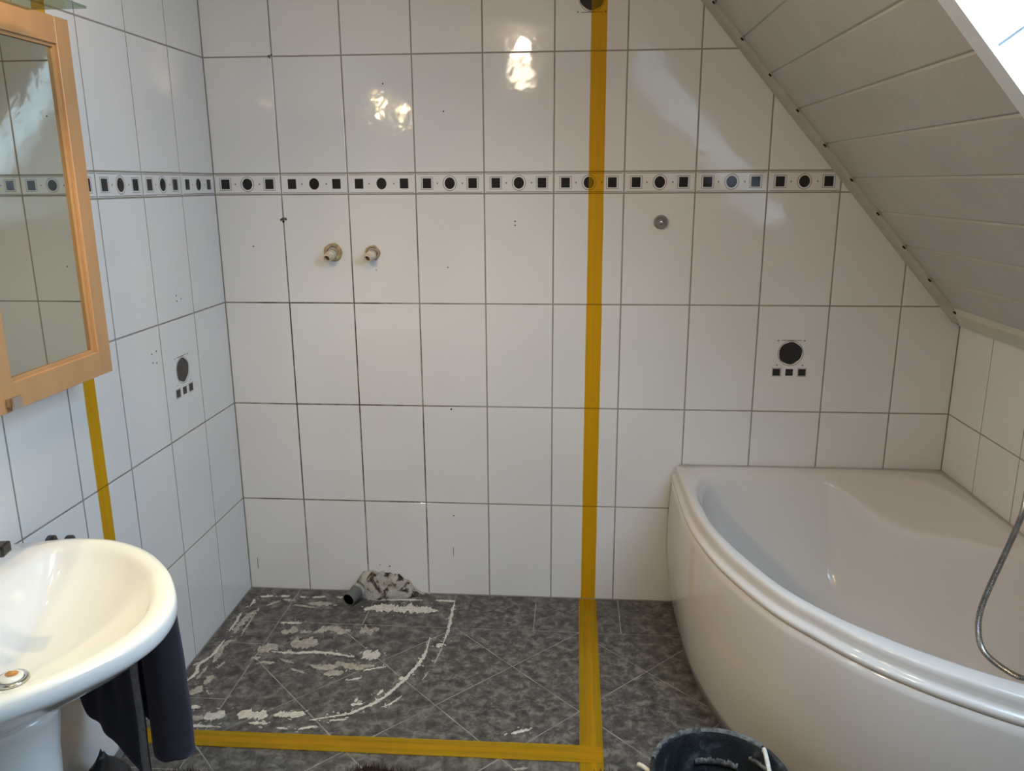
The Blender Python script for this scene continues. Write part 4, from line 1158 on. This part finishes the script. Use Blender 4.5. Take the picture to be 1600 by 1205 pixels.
bm = bmesh.new(); tube(bm, catmull([(BKX + 0.125, BKY + 0.090, 0.236), (BKX + 0.122, BKY + 0.075, 0.252), (BKX + 0.121, BKY + 0.03, 0.245), (BKX + 0.122, BKY - 0.03, 0.215), (BKX + 0.120, BKY - 0.07, 0.19)], 8), 0.0055, 10)
under(bmobj('rope_handle', bm, M_ROPE, smooth=True), bk)
bm = bmesh.new(); tube(bm, catmull([(BKX - 0.190, BKY + 0.070, 0.196), (BKX - 0.178, BKY + 0.05, 0.205), (BKX - 0.163, BKY + 0.028, 0.205), (BKX - 0.158, BKY - 0.01, 0.200), (BKX - 0.1585, BKY - 0.05, 0.18)], 8), [0.006] * 33, 10)
under(bmobj('rope_handle', bm, M_ROPE, smooth=True), bk)

# ------------------------------------------------------------------ dark rug at the lower edge
rug = thing('bath_rug', (0.9, -1.25, 0), 'dark brown shaggy bath rug at the lower edge of the picture', 'rug')
ex = [0.16, 0.22, 0.315, 0.40, 0.55, 0.66, 0.712, 0.76, 0.818, 0.88, 0.954, 1.05, 1.2, 1.34, 1.39, 1.43, 1.463, 1.50, 1.545]
ey = [-1.12, -1.085, -1.085, -1.13, -1.13, -1.10, -1.050, -1.024, -1.034, -1.045, -1.055, -1.09, -1.09, -1.055, -1.022, -1.005, -1.000, -1.008, -1.03]
bm = bmesh.new(); top, bot = [], []
NXR = 60
for i in range(NXR + 1):
    xx = ex[0] + (ex[-1] - ex[0]) * i / NXR; yf = float(np.interp(xx, ex, ey)) - 0.006
    col_ = []
    for j, (yy, zz) in enumerate([(yf, 0.0035), (yf - 0.004, 0.016), (yf - 0.02, 0.021), (-1.30, 0.018), (-1.50, 0.018), (-1.505, 0.0035)]):
        col_.append(bm.verts.new((xx, yy, zz)))
    top.append(col_)
for a, b in zip(top, top[1:]):
    for j in range(6): bm.faces.new((a[j], a[(j + 1) % 6], b[(j + 1) % 6], b[j]))
bm.faces.new(top[0]); bm.faces.new(top[-1])
under(bmobj('backing', bm, M_RUG), rug)
rg = random.Random(3)
vs, fs = [], []
for k in range(9000):
    xx = rg.uniform(ex[0] + 0.005, ex[-1] - 0.005); yf = float(np.interp(xx, ex, ey)) - 0.012
    yy = yf - abs(rg.gauss(0, 0.10)); yy = max(yy, -1.49)
    hh = rg.uniform(0.012, 0.028); a = rg.uniform(0, math.pi); w = 0.0016
    lx, ly = rg.gauss(0, 0.006), rg.gauss(0.002, 0.006)
    b = len(vs)
    vs += [(xx - w * math.cos(a), yy - w * math.sin(a), 0.016), (xx + w * math.cos(a), yy + w * math.sin(a), 0.016), (xx + lx, yy + ly, 0.016 + hh)]
    fs.append((b, b + 1, b + 2))
pile = under(meshobj('pile', vs, fs, M_RUG), rug); pile['kind'] = 'stuff'

# black plastic bag beside the pedestal
bag = thing('plastic_bag', (0.085, -1.22, 0), 'crumpled black plastic bag standing on the floor under the washbasin', 'bag')
bm = bmesh.new(); bmesh.ops.create_icosphere(bm, subdivisions=4, radius=1.0)
for v in bm.verts:
    c = v.co.copy()
    w = 1 + 0.16 * fnoise(c.x * 2.2, c.y * 2.2, c.z * 2.2) + 0.10 * abs(fnoise(c.x * 5, c.y * 5, c.z * 5))
    zz = max(c.z * w, -0.62)
    taper = 1.0 if zz < 0.0 else max(0.12, 1 - zz * 0.85)
    v.co = Vector((0.084 + 0.062 * c.x * w * taper - 0.002, -1.225 + 0.10 * c.y * w * taper + 0.02 * max(0, zz), (zz + 0.62) * 0.101 + 0.0008))
for v in bm.verts: v.co.x = max(v.co.x, 0.006)
under(bmobj('sack', bm, M_BLACKPLASTIC, smooth=True), bag)
tag(boxobj('left_floor_strip', 0.0008, 0.026, -1.52, -0.972, 0.0032, 0.014, M_GREYSTRIP, bevel=0.003), kind='structure')  # low grey-green strip along the foot of the left wall
